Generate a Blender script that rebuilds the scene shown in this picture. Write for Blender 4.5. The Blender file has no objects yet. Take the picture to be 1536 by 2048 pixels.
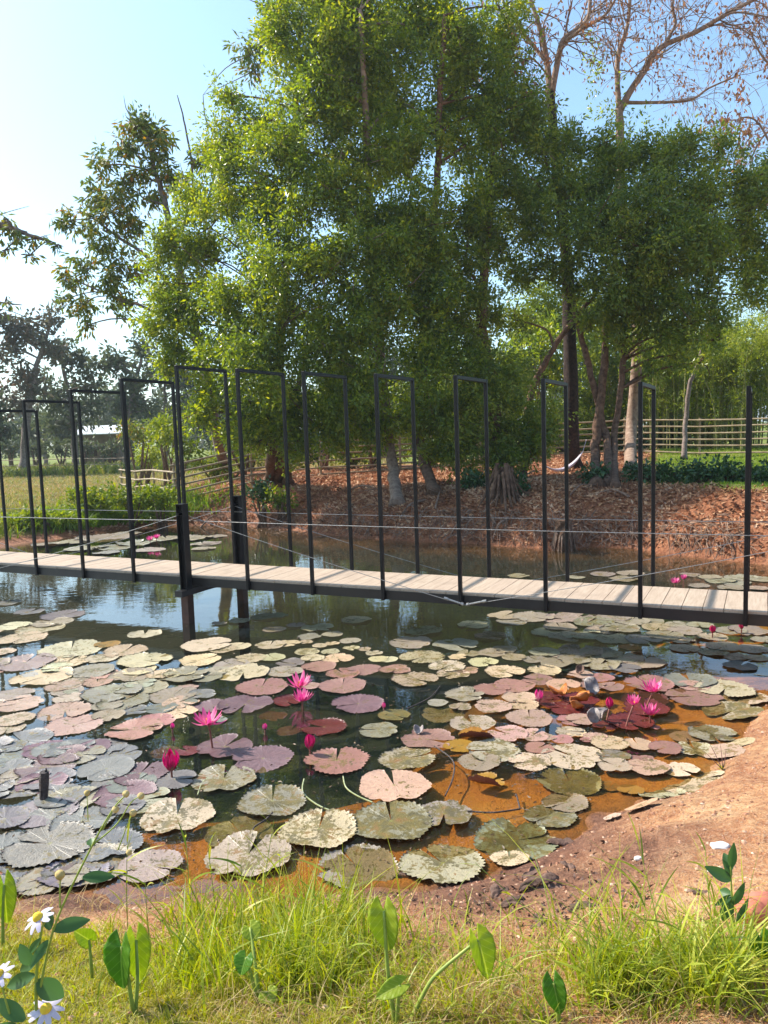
import bpy, math, random
import numpy as np
from mathutils import Matrix, Vector
R = math.radians
random.seed(7)
RNG = np.random.default_rng(7)
scene = bpy.context.scene
COL = scene.collection

# ------------------------------------------------------------------ camera
ZC = 2.62
F_PX, PITCH, ROLL = 1551.6, 0.1007, -0.0325
cp, sp, cr, sr = math.cos(PITCH), math.sin(PITCH), math.cos(ROLL), math.sin(ROLL)
XC, FW, UP = np.array([1., 0, 0]), np.array([0, cp, -sp]), np.array([0, sp, cp])
cam_d = bpy.data.cameras.new('camera')
cam = bpy.data.objects.new('camera', cam_d)
COL.objects.link(cam)
right = cr * XC + sr * UP
up = cr * UP - sr * XC
cam.matrix_world = Matrix(((right[0], up[0], -FW[0], 0), (right[1], up[1], -FW[1], 0),
                           (right[2], up[2], -FW[2], ZC), (0, 0, 0, 1)))
cam_d.sensor_fit = 'VERTICAL'
cam_d.sensor_height = 24.0
cam_d.sensor_width = 18.0
cam_d.lens = F_PX / 2048 * 24.0
cam_d.clip_start = 0.05
cam_d.clip_end = 3000
scene.camera = cam

# ------------------------------------------------------------------ light
SUN_EL, SUN_AZ_LEFT = R(43), R(66)      # sun to the left and slightly beyond
sdir = Vector((-math.sin(SUN_AZ_LEFT) * math.cos(SUN_EL), math.cos(SUN_AZ_LEFT) * math.cos(SUN_EL), math.sin(SUN_EL)))
world = bpy.data.worlds.new('World')
scene.world = world
world.use_nodes = True
wn = world.node_tree
bg = wn.nodes['Background']
sky = wn.nodes.new('ShaderNodeTexSky')
sky.sky_type = 'NISHITA'
sky.sun_disc = False
sky.sun_elevation = SUN_EL
sky.sun_rotation = -SUN_AZ_LEFT
sky.air_density = 1.0
sky.dust_density = 1.5
sky.ozone_density = .7
skt = wn.nodes.new('ShaderNodeMix'); skt.data_type = 'RGBA'; skt.blend_type = 'MULTIPLY'; skt.inputs[0].default_value = 1
skt.inputs[7].default_value = (.84, 1.0, 1.04, 1)
wn.links.new(sky.outputs[0], skt.inputs[6])
wn.links.new(skt.outputs[2], bg.inputs[0])
bg.inputs[1].default_value = 0.15
sl = bpy.data.lights.new('sun', 'SUN')
sl.energy = 4.4
sl.angle = R(0.6)
sl.color = (1.0, 0.93, 0.82)
sun = bpy.data.objects.new('sun', sl)
COL.objects.link(sun)
sun.rotation_euler = sdir.to_track_quat('Z', 'Y').to_euler()
scene.view_settings.view_transform = 'Standard'
scene.view_settings.look = 'None'
scene.view_settings.exposure = 0.95
scene.view_settings.gamma = 1
scene.render.engine = 'CYCLES'
cy = scene.cycles
cy.max_bounces = 8
cy.diffuse_bounces = 3
cy.glossy_bounces = 3
cy.transmission_bounces = 4
cy.transparent_max_bounces = 16
cy.caustics_reflective = False
cy.caustics_refractive = False
cy.sample_clamp_indirect = 6
cy.use_denoising = True

# ------------------------------------------------------------------ pixel -> world
def ray(px, py):
    sx, sy = px - 768.0, py - 1024.0
    cx = sx * cr + sy * sr
    cd = -sx * sr + sy * cr
    return cx * XC + F_PX * FW - cd * UP
def at(px, py, z=0.0):
    d = ray(px, py)
    t = (z - ZC) / d[2]
    return np.array([0, 0, ZC]) + d * t
def atY(px, py, Y):
    d = ray(px, py)
    return np.array([0, 0, ZC]) + d * (Y / d[1])
def mpp(Y):
    return Y / F_PX

# ------------------------------------------------------------------ noise
_lat = np.random.default_rng(3).random((128, 128))
def vnoise(x, y, s=1.0):
    x = np.asarray(x) * s + 1000.3
    y = np.asarray(y) * s + 1000.7
    xi, yi = np.floor(x).astype(int), np.floor(y).astype(int)
    fx, fy = x - xi, y - yi
    fx = fx * fx * (3 - 2 * fx); fy = fy * fy * (3 - 2 * fy)
    g = lambda a, b: _lat[a % 128, b % 128]
    return ((g(xi, yi) * (1 - fx) + g(xi + 1, yi) * fx) * (1 - fy) + (g(xi, yi + 1) * (1 - fx) + g(xi + 1, yi + 1) * fx) * fy) - 0.5
def fbm(x, y, s=1.0, o=3):
    v = 0; a = 1
    for i in range(o):
        v = v + a * vnoise(np.asarray(x) + i * 17.1, np.asarray(y) - i * 9.3, s * 2 ** i); a *= .5
    return v

# ------------------------------------------------------------------ terrain function
near_px = [(1800, 1235), (1660, 1315), (1590, 1360), (1536, 1405), (1495, 1455), (1462, 1515), (1425, 1560), (1345, 1598),
           (1240, 1625), (1150, 1668), (1090, 1715), (990, 1752), (880, 1778), (780, 1790), (680, 1785), (600, 1800), (480, 1800),
           (360, 1795), (250, 1812), (130, 1800), (40, 1800), (-120, 1820), (-500, 1830)]
far_px = [(-700, 1210), (-300, 1135), (0, 1095), (60, 1085), (130, 1076), (240, 1060), (330, 1053), (400, 1050), (480, 1049),
          (600, 1062), (712, 1076), (780, 1079), (830, 1083), (936, 1088), (1020, 1092), (1100, 1099), (1180, 1093), (1270, 1096), (1330, 1108), (1400, 1114), (1536, 1130), (1720, 1148), (2000, 1180)]
POLY = np.array([at(*p)[:2] for p in near_px] + [[-12.0, 9.0]] + [at(*p)[:2] for p in far_px] + [[15.5, 13.5], [10.5, 9.8]])
def sdist(x, y):
    """signed distance to the shoreline: positive on land"""
    x = np.asarray(x, float); y = np.asarray(y, float)
    d = np.full(x.shape, 1e9); inside = np.zeros(x.shape, bool)
    n = len(POLY)
    for i in range(n):
        a = POLY[i]; b = POLY[(i + 1) % n]
        e = b - a
        t = np.clip(((x - a[0]) * e[0] + (y - a[1]) * e[1]) / (e @ e), 0, 1)
        d = np.minimum(d, np.hypot(x - a[0] - t * e[0], y - a[1] - t * e[1]))
        c = ((a[1] > y) != (b[1] > y)) & (x < (b[0] - a[0]) * (y - a[1]) / (b[1] - a[1] + 1e-12) + a[0])
        inside ^= c
    return np.where(inside, -d, d)
def sst(a, b, x):
    t = np.clip((x - a) / (b - a), 0, 1)
    return t * t * (3 - 2 * t)
def height(x, y):
    x = np.asarray(x, float); y = np.asarray(y, float)
    sd = sdist(x, y)
    sd = sd + 0.10 * fbm(x, y, 2.2, 2)
    nearw = 1 - sst(7.5, 10.5, y - 0.25 * x)
    # near bank
    hn = 1.02 * (1 - np.exp(-np.maximum(sd, 0) * 0.55)) + 0.02 * np.maximum(sd, 0)
    hn = np.minimum(hn, 1.12)
    # far bank
    leftw = 1 - sst(-8.5, -3.5, x + 0.12 * (y - 20))
    H = 1.2 + 0.15 * sst(2, 8, x) + 0.25 * sst(22, 32, y) * sst(2, 8, x)
    H = H * (1 - leftw) + 0.5 * leftw
    hf = H * (1 - np.exp(-np.maximum(sd, 0) / (0.95 + 0.5 * leftw)))
    hf = hf + 0.16 * fbm(x, y, 0.9, 3) * sst(0.1, 1.0, sd) * (1 - 0.7 * leftw) * (1 - sst(28, 40, y))
    hf = hf + 0.9 * fbm(x, y, 0.02, 2) * sst(60, 160, y)
    h = hn * nearw + hf * (1 - nearw)
    # pond bed
    s = np.maximum(-sd, 0)
    kk = 1 + .9 * sst(-.6, 1.0, x) * nearw
    bed = -0.075 * np.minimum(s, 1.1) - 0.55 * sst(0.7 * kk, 2.4 * kk, s + .35 * fbm(x, y, .8, 2)) - 0.4 * sst(3, 5, s)
    h = np.where(sd > 0, h, bed)
    h = h + (0.035 * fbm(x, y, 5.5, 2) + .016 * fbm(x, y, 13, 2)) * sst(-0.4, 0.5, sd) * nearw
    h = h + 0.02 * fbm(x, y, 3, 2) * (1 - sst(0, 0.5, sd))
    return h
def hz(x, y):
    return float(height(np.array([x]), np.array([y]))[0])
def ground(px, py, y0=1.2, y1=200):
    d = ray(px, py); d = d / d[1]
    Y = np.concatenate([np.arange(y0, 12, .02), np.geomspace(12, y1, 900)])
    P = np.array([0, 0, ZC])[None] + d[None] * Y[:, None]
    h = height(P[:, 0], P[:, 1])
    k = np.argmax(P[:, 2] < h)
    if P[k, 2] >= h[k]: k = len(Y) - 1
    return np.array([P[k, 0], P[k, 1], h[k]])

# ------------------------------------------------------------------ mesh helpers
class MB:
    def __init__(s): s.V = []; s.Q = []; s.T = []; s.n = 0; s.att = []
    def add(s, V, Q=None, T=None, att=None):
        V = np.asarray(V, float).reshape(-1, 3)
        s.V.append(V)
        if Q is not None and len(Q): s.Q.append(np.asarray(Q, int).reshape(-1, 4) + s.n)
        if T is not None and len(T): s.T.append(np.asarray(T, int).reshape(-1, 3) + s.n)
        s.att.append(np.full(len(V), .5) if att is None else np.broadcast_to(att, (len(V),)))
        s.n += len(V)
        return s
    def box(s, c, size, M=None):
        sx, sy, sz = [a / 2 for a in size]
        V = np.array([[x, y, z] for z in (-sz, sz) for y in (-sy, sy) for x in (-sx, sx)])
        if M is not None: V = V @ np.asarray(M).T
        return s.add(V + np.asarray(c), [[0, 2, 3, 1], [4, 5, 7, 6], [0, 1, 5, 4], [2, 6, 7, 3], [0, 4, 6, 2], [1, 3, 7, 5]])
    def tube(s, path, rad, n=8, cap=True, jit=0.0, att=None):
        P = np.asarray(path, float); m = len(P)
        rad = np.broadcast_to(np.asarray(rad, float), (m,))
        T = np.gradient(P, axis=0); T /= np.linalg.norm(T, axis=1, keepdims=True) + 1e-9
        ref = np.array([0.0, 0, 1]) if abs(T[0][2]) < .9 else np.array([1.0, 0, 0])
        a = np.linspace(0, 2 * math.pi, n, endpoint=False)
        rings = []
        U = np.cross(T[0], ref); U /= np.linalg.norm(U)
        for i in range(m):
            U = U - T[i] * (U @ T[i]); U /= np.linalg.norm(U) + 1e-9
            W = np.cross(T[i], U)
            rr = rad[i] * (1 + jit * (RNG.random(n) - .5)) if jit else rad[i]
            rings.append(P[i] + (np.cos(a) * rr)[:, None] * U + (np.sin(a) * rr)[:, None] * W)
        V = np.concatenate(rings)
        i = np.arange(m - 1)[:, None] * n; j = np.arange(n)[None]
        k = (j + 1) % n
        Q = np.stack([i + j, i + k, i + n + k, i + n + j], -1).reshape(-1, 4)
        Tt = None
        if cap:
            V = np.concatenate([V, P[:1], P[-1:]])
            c0, c1 = m * n, m * n + 1
            jj = np.arange(n); kk = (jj + 1) % n
            Tt = np.concatenate([np.stack([np.full(n, c0), kk, jj], -1), np.stack([np.full(n, c1), (m - 1) * n + jj, (m - 1) * n + kk], -1)])
        return s.add(V, Q, Tt, att)
    def build(s, name, mat=None, parent=None, smooth=False, loc=None):
        V = np.concatenate(s.V)
        Q = np.concatenate(s.Q) if s.Q else np.zeros((0, 4), int)
        T = np.concatenate(s.T) if s.T else np.zeros((0, 3), int)
        if loc is not None: V = V - np.asarray(loc)
        elif parent is not None: V = V - np.array(parent.get('_o', (0, 0, 0)))
        me = bpy.data.meshes.new(name)
        me.vertices.add(len(V)); me.vertices.foreach_set('co', V.astype(np.float32).ravel())
        li = np.concatenate([Q.ravel(), T.ravel()])
        me.loops.add(len(li)); me.loops.foreach_set('vertex_index', li.astype(np.int32))
        st = np.concatenate([np.arange(len(Q)) * 4, len(Q) * 4 + np.arange(len(T)) * 3])
        me.polygons.add(len(Q) + len(T))
        me.polygons.foreach_set('loop_start', st.astype(np.int32))
        me.polygons.foreach_set('loop_total', np.concatenate([np.full(len(Q), 4), np.full(len(T), 3)]).astype(np.int32))
        me.polygons.foreach_set('use_smooth', np.full(len(Q) + len(T), bool(smooth)))
        a = me.attributes.new('tint', 'FLOAT', 'POINT')
        a.data.foreach_set('value', np.concatenate(s.att).astype(np.float32))
        me.update(calc_edges=True)
        if mat: me.materials.append(mat)
        o = bpy.data.objects.new(name, me); COL.objects.link(o)
        if loc is not None: o.location = tuple(loc)
        if parent is not None: o.parent = parent
        return o
def tag(o, label=None, cat=None, group=None, kind=None):
    if label: o['label'] = label
    if cat: o['category'] = cat
    if group: o['group'] = group
    if kind: o['kind'] = kind
    return o
ORIG = {}
def empty(name, loc, label, cat, group=None):
    o = bpy.data.objects.new(name, None); COL.objects.link(o)
    o.location = tuple(loc); o.empty_display_size = .1
    o['_o'] = [float(v) for v in loc]
    return tag(o, label, cat, group)
def spline(pts, n):
    P = np.asarray(pts, float); m = len(P)
    t = np.linspace(0, m - 1, n); out = []
    for u in t:
        i = min(int(u), m - 2); f = u - i
        p0 = P[max(i - 1, 0)]; p1 = P[i]; p2 = P[i + 1]; p3 = P[min(i + 2, m - 1)]
        out.append(.5 * ((2 * p1) + (-p0 + p2) * f + (2 * p0 - 5 * p1 + 4 * p2 - p3) * f * f + (-p0 + 3 * p1 - 3 * p2 + p3) * f ** 3))
    return np.array(out)

# ------------------------------------------------------------------ materials
def mat(name):
    m = bpy.data.materials.new(name); m.use_nodes = True
    return m, m.node_tree, m.node_tree.nodes['Principled BSDF'], m.node_tree.nodes['Material Output']
def N(nt, t, **kw):
    n = nt.nodes.new(t)
    for k, v in kw.items():
        if k.startswith('i_'): n.inputs[k[2:].replace('_', ' ')].default_value = v
        else: setattr(n, k, v)
    return n
def noise(nt, vec, scale, detail=4, rough=.55):
    n = nt.nodes.new('ShaderNodeTexNoise'); n.inputs['Scale'].default_value = scale
    n.inputs['Detail'].default_value = detail; n.inputs['Roughness'].default_value = rough
    if vec is not None: nt.links.new(vec, n.inputs['Vector'])
    return n.outputs['Fac']
def ramp(nt, fac, stops):
    n = nt.nodes.new('ShaderNodeValToRGB')
    e = n.color_ramp.elements
    while len(e) > len(stops): e.remove(e[-1])
    while len(e) < len(stops): e.new(1)
    for k, (p, c) in enumerate(stops):
        e[k].position = p
        c = (c, c, c) if isinstance(c, (int, float)) else c
        e[k].color = (*c, 1)
    nt.links.new(fac, n.inputs[0])
    return n.outputs[0]
def mixc(nt, f, a, b, mode='MIX'):
    n = nt.nodes.new('ShaderNodeMix'); n.data_type = 'RGBA'; n.blend_type = mode
    for s, v in ((n.inputs[0], f), (n.inputs[6], a), (n.inputs[7], b)):
        if isinstance(v, bpy.types.NodeSocket): nt.links.new(v, s)
        elif isinstance(v, (int, float)): s.default_value = v
        else: s.default_value = (*v, 1)
    return n.outputs[2]
def math_(nt, op, a, b=None, clamp=False):
    n = nt.nodes.new('ShaderNodeMath'); n.operation = op; n.use_clamp = clamp
    for s, v in ((n.inputs[0], a), (n.inputs[1], b)):
        if v is None: continue
        if isinstance(v, bpy.types.NodeSocket): nt.links.new(v, s)
        else: s.default_value = v
    return n.outputs[0]
def bump(nt, bsdf, h, strength=.5, dist=.02):
    b = nt.nodes.new('ShaderNodeBump'); b.inputs['Strength'].default_value = strength; b.inputs['Distance'].default_value = dist
    nt.links.new(h, b.inputs['Height']); nt.links.new(b.outputs[0], bsdf.inputs['Normal'])
    return b
def objco(nt):
    return nt.nodes.new('ShaderNodeTexCoord').outputs['Object']
def simple(name, ca, cb, scale=6, rough=.7, bs=.4, bd=.01, spec=.4, metal=0):
    m, nt, b, o = mat(name)
    co = objco(nt); n1 = noise(nt, co, scale, 6)
    nt.links.new(ramp(nt, n1, [(.3, ca), (.7, cb)]), b.inputs['Base Color'])
    b.inputs['Roughness'].default_value = rough; b.inputs['Specular IOR Level'].default_value = spec
    b.inputs['Metallic'].default_value = metal
    bump(nt, b, noise(nt, co, scale * 4, 5), bs, bd)
    return m
def leafmat(name, stops, trans=.35, rough=.45, tintstops=None, spec=.4, transcol=1.6):
    """leaf with per-leaf colour (random per island) and per-clump tint"""
    m, nt, b, o = mat(name)
    g = nt.nodes.new('ShaderNodeNewGeometry')
    at_ = nt.nodes.new('ShaderNodeAttribute'); at_.attribute_name = 'tint'
    f = math_(nt, 'ADD', math_(nt, 'MULTIPLY', g.outputs['Random Per Island'], .5), math_(nt, 'MULTIPLY', at_.outputs['Fac'], .5))
    c = ramp(nt, f, stops)
    nt.links.new(c, b.inputs['Base Color'])
    b.inputs['Roughness'].default_value = rough; b.inputs['Specular IOR Level'].default_value = spec
    t = nt.nodes.new('ShaderNodeBsdfTranslucent')
    hs = nt.nodes.new('ShaderNodeHueSaturation'); hs.inputs['Saturation'].default_value = 1.1; hs.inputs['Value'].default_value = transcol
    hs.inputs['Hue'].default_value = .485
    nt.links.new(c, hs.inputs['Color']); nt.links.new(hs.outputs[0], t.inputs[0])
    mx = nt.nodes.new('ShaderNodeMixShader'); mx.inputs[0].default_value = trans
    nt.links.new(b.outputs[0], mx.inputs[1]); nt.links.new(t.outputs[0], mx.inputs[2]); nt.links.new(mx.outputs[0], o.inputs[0])
    return m
M = {}
M['leaf_ever'] = leafmat('evergreen_leaf', [(.15, (.075, .125, .018)), (.42, (.15, .22, .026)), (.66, (.25, .31, .03)), (.88, (.40, .40, .04))], .52, .34, spec=.6)
M['leaf_dark'] = leafmat('dark_evergreen_leaf', [(.1, (.08, .13, .024)), (.5, (.16, .22, .034)), (.75, (.27, .31, .04)), (1, (.44, .42, .06))], .52, .33, spec=.6)
M['leaf_yel'] = leafmat('autumn_mixed_leaf', [(.1, (.06, .10, .024)), (.5, (.13, .18, .03)), (.72, (.24, .23, .03)), (.82, (.42, .24, .02)), (.92, (.34, .10, .015)), (1, (.16, .05, .02))], .35, .5)
M['leaf_brown'] = leafmat('dry_hanging_leaf', [(.1, (.16, .07, .04)), (.5, (.27, .13, .07)), (.9, (.42, .24, .10))], .35, .6)
M['leaf_far'] = leafmat('distant_leaf', [(.1, (.045, .065, .032)), (.6, (.09, .115, .05)), (1, (.16, .17, .07))], .25, .6)
M['leaf_farred'] = leafmat('distant_reddish_leaf', [(.1, (.07, .075, .045)), (.6, (.13, .12, .07)), (1, (.23, .12, .07))], .25, .6)
M['leaf_lime'] = leafmat('lime_shrub_leaf', [(.1, (.07, .12, .012)), (.5, (.15, .21, .02)), (.9, (.32, .34, .03))], .4, .5)
M['leaf_bamboo'] = leafmat('bamboo_leaf', [(.1, (.09, .15, .02)), (.5, (.20, .26, .035)), (.9, (.38, .40, .06))], .5, .5)
M['leaf_ivy'] = leafmat('glossy_ground_leaf', [(.1, (.02, .05, .015)), (.6, (.045, .1, .03)), (1, (.09, .15, .05))], .15, .3)
M['litter'] = leafmat('fallen_leaf', [(.1, (.13, .055, .028)), (.4, (.37, .175, .09)), (.7, (.58, .34, .19)), (1, (.74, .54, .38))], .1, .7, spec=.2)
M['grass_tall'] = leafmat('tall_grass', [(.1, (.10, .17, .02)), (.4, (.26, .33, .025)), (.7, (.44, .45, .05)), (1, (.56, .44, .18))], .4, .45, transcol=1.5)
M['grass_turf'] = leafmat('turf_grass', [(.1, (.17, .20, .012)), (.5, (.38, .39, .02)), (.85, (.50, .43, .07)), (1, (.48, .34, .13))], .38, .5, transcol=1.4)
M['grass_meadow'] = leafmat('meadow_grass', [(.1, (.07, .12, .014)), (.45, (.19, .22, .025)), (.7, (.34, .27, .09)), (1, (.40, .28, .15))], .35, .6, transcol=1.4)
M['grass_lawn'] = leafmat('lawn_grass', [(.1, (.09, .17, .012)), (.6, (.20, .31, .022)), (1, (.36, .40, .04))], .35, .6)
M['grass_dry'] = leafmat('dry_grass', [(.1, (.26, .15, .05)), (.5, (.46, .33, .14)), (1, (.6, .48, .26))], .3, .6)
M['bark'] = simple('brown_bark', (.07, .035, .022), (.24, .14, .09), 9, .85, 1, .03, .2)
M['bark_pale'] = simple('pale_bark', (.17, .10, .07), (.38, .27, .2), 9, .85, .9, .02, .2)
M['bark_dark'] = simple('dark_rough_bark', (.014, .010, .009), (.07, .04, .03), 12, .85, 1, .04, .3)
M['bark_grey'] = simple('grey_bark', (.12, .09, .08), (.3, .23, .2), 8, .85, .7, .02, .2)
M['stick'] = simple('dry_stick', (.11, .06, .04), (.36, .24, .17), 14, .8, .6, .01, .2)
M['bamboo'] = simple('dry_bamboo_pole', (.22, .15, .085), (.42, .32, .21), 5, .6, .3, .005, .4)
M['culm'] = simple('green_bamboo_culm', (.14, .16, .04), (.33, .30, .11), 4, .5, .2, .005, .4)
M['steel'] = simple('black_painted_steel', (.004, .004, .005), (.011, .010, .012), 10, .45, .15, .002, .25)
M['steel_side'] = simple('dark_painted_beam', (.007, .007, .009), (.018, .016, .017), 5, .4, .2, .002, .5)
M['cable'] = simple('steel_cable', (.20, .19, .18), (.42, .40, .37), 60, .35, .4, .002, .5, .7)
M['roof'] = simple('pale_metal_roof', (.5, .5, .5), (.7, .7, .68), 1, .5, .1, .01, .4)
M['shedwall'] = simple('brown_shed_wall', (.10, .07, .05), (.2, .14, .1), 2, .8, .2, .01, .2)
M['cloth'] = simple('hammock_cloth', (.5, .42, .5), (.75, .68, .74), 8, .8, .3, .01, .2)
M['plastic_white'] = simple('chalk_white', (.6, .55, .5), (.8, .76, .7), 9, .7, .3, .01, .3)
M['brick'] = simple('red_clay', (.42, .12, .08), (.6, .22, .15), 7, .85, .5, .008, .2)
M['deadleaf'] = simple('withered_leaf', (.03, .016, .012), (.24, .14, .10), 14, .85, .8, .01, .4)
M['stake'] = simple('weathered_wet_wood', (.02, .015, .014), (.12, .09, .08), 18, .7, 1, .02, .4)
M['pile'] = simple('rusty_dark_pile', (.03, .014, .010), (.10, .04, .025), 6, .6, .5, .01, .4)
M['petal'] = leafmat('pink_petal', [(.1, (.55, .04, .17)), (.4, (.70, .10, .28)), (.7, (.82, .28, .44)), (1, (.9, .58, .66))], .35, .4, transcol=1.2)
M['petal_dark'] = leafmat('crimson_petal', [(.1, (.40, .01, .07)), (.6, (.62, .02, .14)), (1, (.75, .05, .25))], .3, .4, transcol=1.2)
M['stem_red'] = simple('reddish_stem', (.16, .05, .04), (.28, .11, .07), 20, .5, .2, .002, .4)
M['stem_pale'] = simple('pale_green_stem', (.25, .3, .14), (.45, .48, .3), 20, .5, .2, .002, .4)
M['stem_green'] = simple('green_stem', (.16, .22, .03), (.34, .40, .07), 12, .5, .2, .002, .4)
M['stem_purple'] = simple('purple_stem', (.12, .05, .06), (.24, .13, .12), 12, .5, .2, .002, .4)
M['stamen'] = simple('yellow_stamen', (.75, .45, .03), (.9, .62, .06), 60, .7, .6, .004, .2)
M['daisy'] = leafmat('pale_lilac_petal', [(.1, (.62, .56, .78)), (1, (.84, .80, .90))], .4, .5, transcol=1.05)
M['weedleaf'] = leafmat('weed_leaf', [(.1, (.03, .09, .03)), (1, (.08, .17, .05))], .35, .45)
M['bud'] = simple('tan_seed_head', (.4, .28, .1), (.66, .5, .22), 60, .8, .6, .004, .2)

# colocasia leaf
def taro_mat(name, ca, cb, cv):
    m, nt, b, o = mat(name)
    uv = nt.nodes.new('ShaderNodeUVMap'); sepn = nt.nodes.new('ShaderNodeSeparateXYZ'); nt.links.new(uv.outputs[0], sepn.inputs[0])
    u = math_(nt, 'ABSOLUTE', math_(nt, 'SUBTRACT', sepn.outputs[0], .5)); v = sepn.outputs[1]
    w = math_(nt, 'SINE', math_(nt, 'MULTIPLY', math_(nt, 'SUBTRACT', v, math_(nt, 'MULTIPLY', u, 1.1)), 44.0))
    vein = math_(nt, 'GREATER_THAN', w, .955)
    mid = math_(nt, 'LESS_THAN', u, .014)
    vv = math_(nt, 'MAXIMUM', math_(nt, 'MULTIPLY', vein, .55), mid)
    c0 = ramp(nt, noise(nt, objco(nt), 9, 3), [(.3, ca), (.7, cb)])
    c = mixc(nt, vv, c0, cv)
    nt.links.new(c, b.inputs['Base Color']); b.inputs['Roughness'].default_value = .42; b.inputs['Specular IOR Level'].default_value = .35
    bump(nt, b, w, .12, .002)
    t = nt.nodes.new('ShaderNodeBsdfTranslucent'); nt.links.new(mixc(nt, 1.0, c, (1.5, 1.45, .8), 'MULTIPLY'), t.inputs[0])
    mx = nt.nodes.new('ShaderNodeMixShader'); mx.inputs[0].default_value = .58
    nt.links.new(b.outputs[0], mx.inputs[1]); nt.links.new(t.outputs[0], mx.inputs[2]); nt.links.new(mx.outputs[0], o.inputs[0])
    return m
M['taro'] = taro_mat('taro_leaf', (.30, .40, .03), (.44, .50, .06), (.52, .58, .15))
M['taro_dark'] = taro_mat('dark_taro_leaf', (.10, .24, .02), (.16, .33, .03), (.28, .44, .08))
M['taro_orange'] = taro_mat('yellowing_taro_leaf', (.08, .17, .02), (.6, .25, .02), (.4, .4, .1))

# planks
m, nt, b, o = mat('bleached_deck_board')
co = objco(nt)
mp = N(nt, 'ShaderNodeMapping'); mp.inputs['Scale'].default_value = (14, 1.2, 14); nt.links.new(co, mp.inputs[0])
g = nt.nodes.new('ShaderNodeNewGeometry')
n1 = noise(nt, mp.outputs[0], 3, 6)
c = ramp(nt, n1, [(.3, (.35, .262, .19)), (.7, (.50, .395, .30))])
c = mixc(nt, math_(nt, 'MULTIPLY', g.outputs['Random Per Island'], .45), c, (.40, .30, .23))
c = mixc(nt, math_(nt, 'MULTIPLY', ramp(nt, noise(nt, co, 2.2, 5), [(.55, 0.), (.72, 1.)]), .3), c, (.2, .15, .12))
nt.links.new(c, b.inputs['Base Color']); b.inputs['Roughness'].default_value = .75; b.inputs['Specular IOR Level'].default_value = .25
bump(nt, b, n1, .3, .004)
M['plank'] = m

# water
m, nt, b, o = mat('pond_water')
nt.nodes.remove(b)
co = objco(nt)
fr = nt.nodes.new('ShaderNodeFresnel'); fr.inputs[0].default_value = 1.66
gl = nt.nodes.new('ShaderNodeBsdfGlossy'); gl.inputs['Roughness'].default_value = .012; gl.inputs[0].default_value = (1, 1, 1, 1)
tr = nt.nodes.new('ShaderNodeBsdfTransparent'); tr.inputs[0].default_value = (.90, .82, .62, 1)
df = nt.nodes.new('ShaderNodeBsdfDiffuse'); df.inputs[0].default_value = (.035, .055, .048, 1)
bm = nt.nodes.new('ShaderNodeBump'); bm.inputs['Strength'].default_value = .12; bm.inputs['Distance'].default_value = .02
mp = N(nt, 'ShaderNodeMapping'); mp.inputs['Scale'].default_value = (.7, 1.5, 1); nt.links.new(co, mp.inputs[0])
nt.links.new(noise(nt, mp.outputs[0], 2.6, 3), bm.inputs['Height'])
nt.links.new(bm.outputs[0], gl.inputs['Normal']); nt.links.new(bm.outputs[0], fr.inputs['Normal'])
m1 = nt.nodes.new('ShaderNodeMixShader'); m1.inputs[0].default_value = .12
nt.links.new(tr.outputs[0], m1.inputs[1]); nt.links.new(df.outputs[0], m1.inputs[2])
m2 = nt.nodes.new('ShaderNodeMixShader')
gw = nt.nodes.new('ShaderNodeNewGeometry')      # from below the surface lets daylight through
nt.links.new(math_(nt, 'MULTIPLY', fr.outputs[0], math_(nt, 'SUBTRACT', 1.0, gw.outputs['Backfacing'])), m2.inputs[0]); nt.links.new(m1.outputs[0], m2.inputs[1]); nt.links.new(gl.outputs[0], m2.inputs[2])
nt.links.new(m2.outputs[0], o.inputs[0])
M['water'] = m

# lily pad: object colour = blade colour, alpha = how blotched it is
m, nt, b, o = mat('lily_pad_blade')
oi = nt.nodes.new('ShaderNodeObjectInfo')
co = objco(nt)
off = nt.nodes.new('ShaderNodeVectorMath'); off.operation = 'ADD'
sc_ = nt.nodes.new('ShaderNodeVectorMath'); sc_.operation = 'SCALE'; sc_.inputs[0].default_value = (37, 53, 11)
nt.links.new(oi.outputs['Random'], sc_.inputs['Scale']); nt.links.new(co, off.inputs[0]); nt.links.new(sc_.outputs[0], off.inputs[1])
sx = nt.nodes.new('ShaderNodeSeparateXYZ'); nt.links.new(co, sx.inputs[0])
ang = math_(nt, 'ARCTAN2', sx.outputs[1], sx.outputs[0])
ln = nt.nodes.new('ShaderNodeVectorMath'); ln.operation = 'LENGTH'; nt.links.new(co, ln.inputs[0])
rad = ln.outputs['Value']
vein = ramp(nt, math_(nt, 'ABSOLUTE', math_(nt, 'SINE', math_(nt, 'MULTIPLY', ang, 11.0))), [(0, 1.), (.16, 0.)])
base = oi.outputs['Color']
nA = noise(nt, off.outputs[0], 1.9, 6, .62); nB = noise(nt, off.outputs[0], 9, 5, .65); nC = noise(nt, off.outputs[0], 26, 3, .6)
c = mixc(nt, math_(nt, 'MULTIPLY', ramp(nt, nA, [(.35, 1.), (.65, 0.)]), .45), base, mixc(nt, 1.0, base, (.62, .55, .50), 'MULTIPLY'))
c = mixc(nt, ramp(nt, nC, [(.56, 0.), (.68, .45)]), c, mixc(nt, 1.0, base, (.45, .40, .35), 'MULTIPLY'))
c = mixc(nt, ramp(nt, nB, [(.42, 0.), (.7, .7)]), c, mixc(nt, 1.0, base, (1.45, 1.35, 1.25), 'MULTIPLY'))
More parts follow.
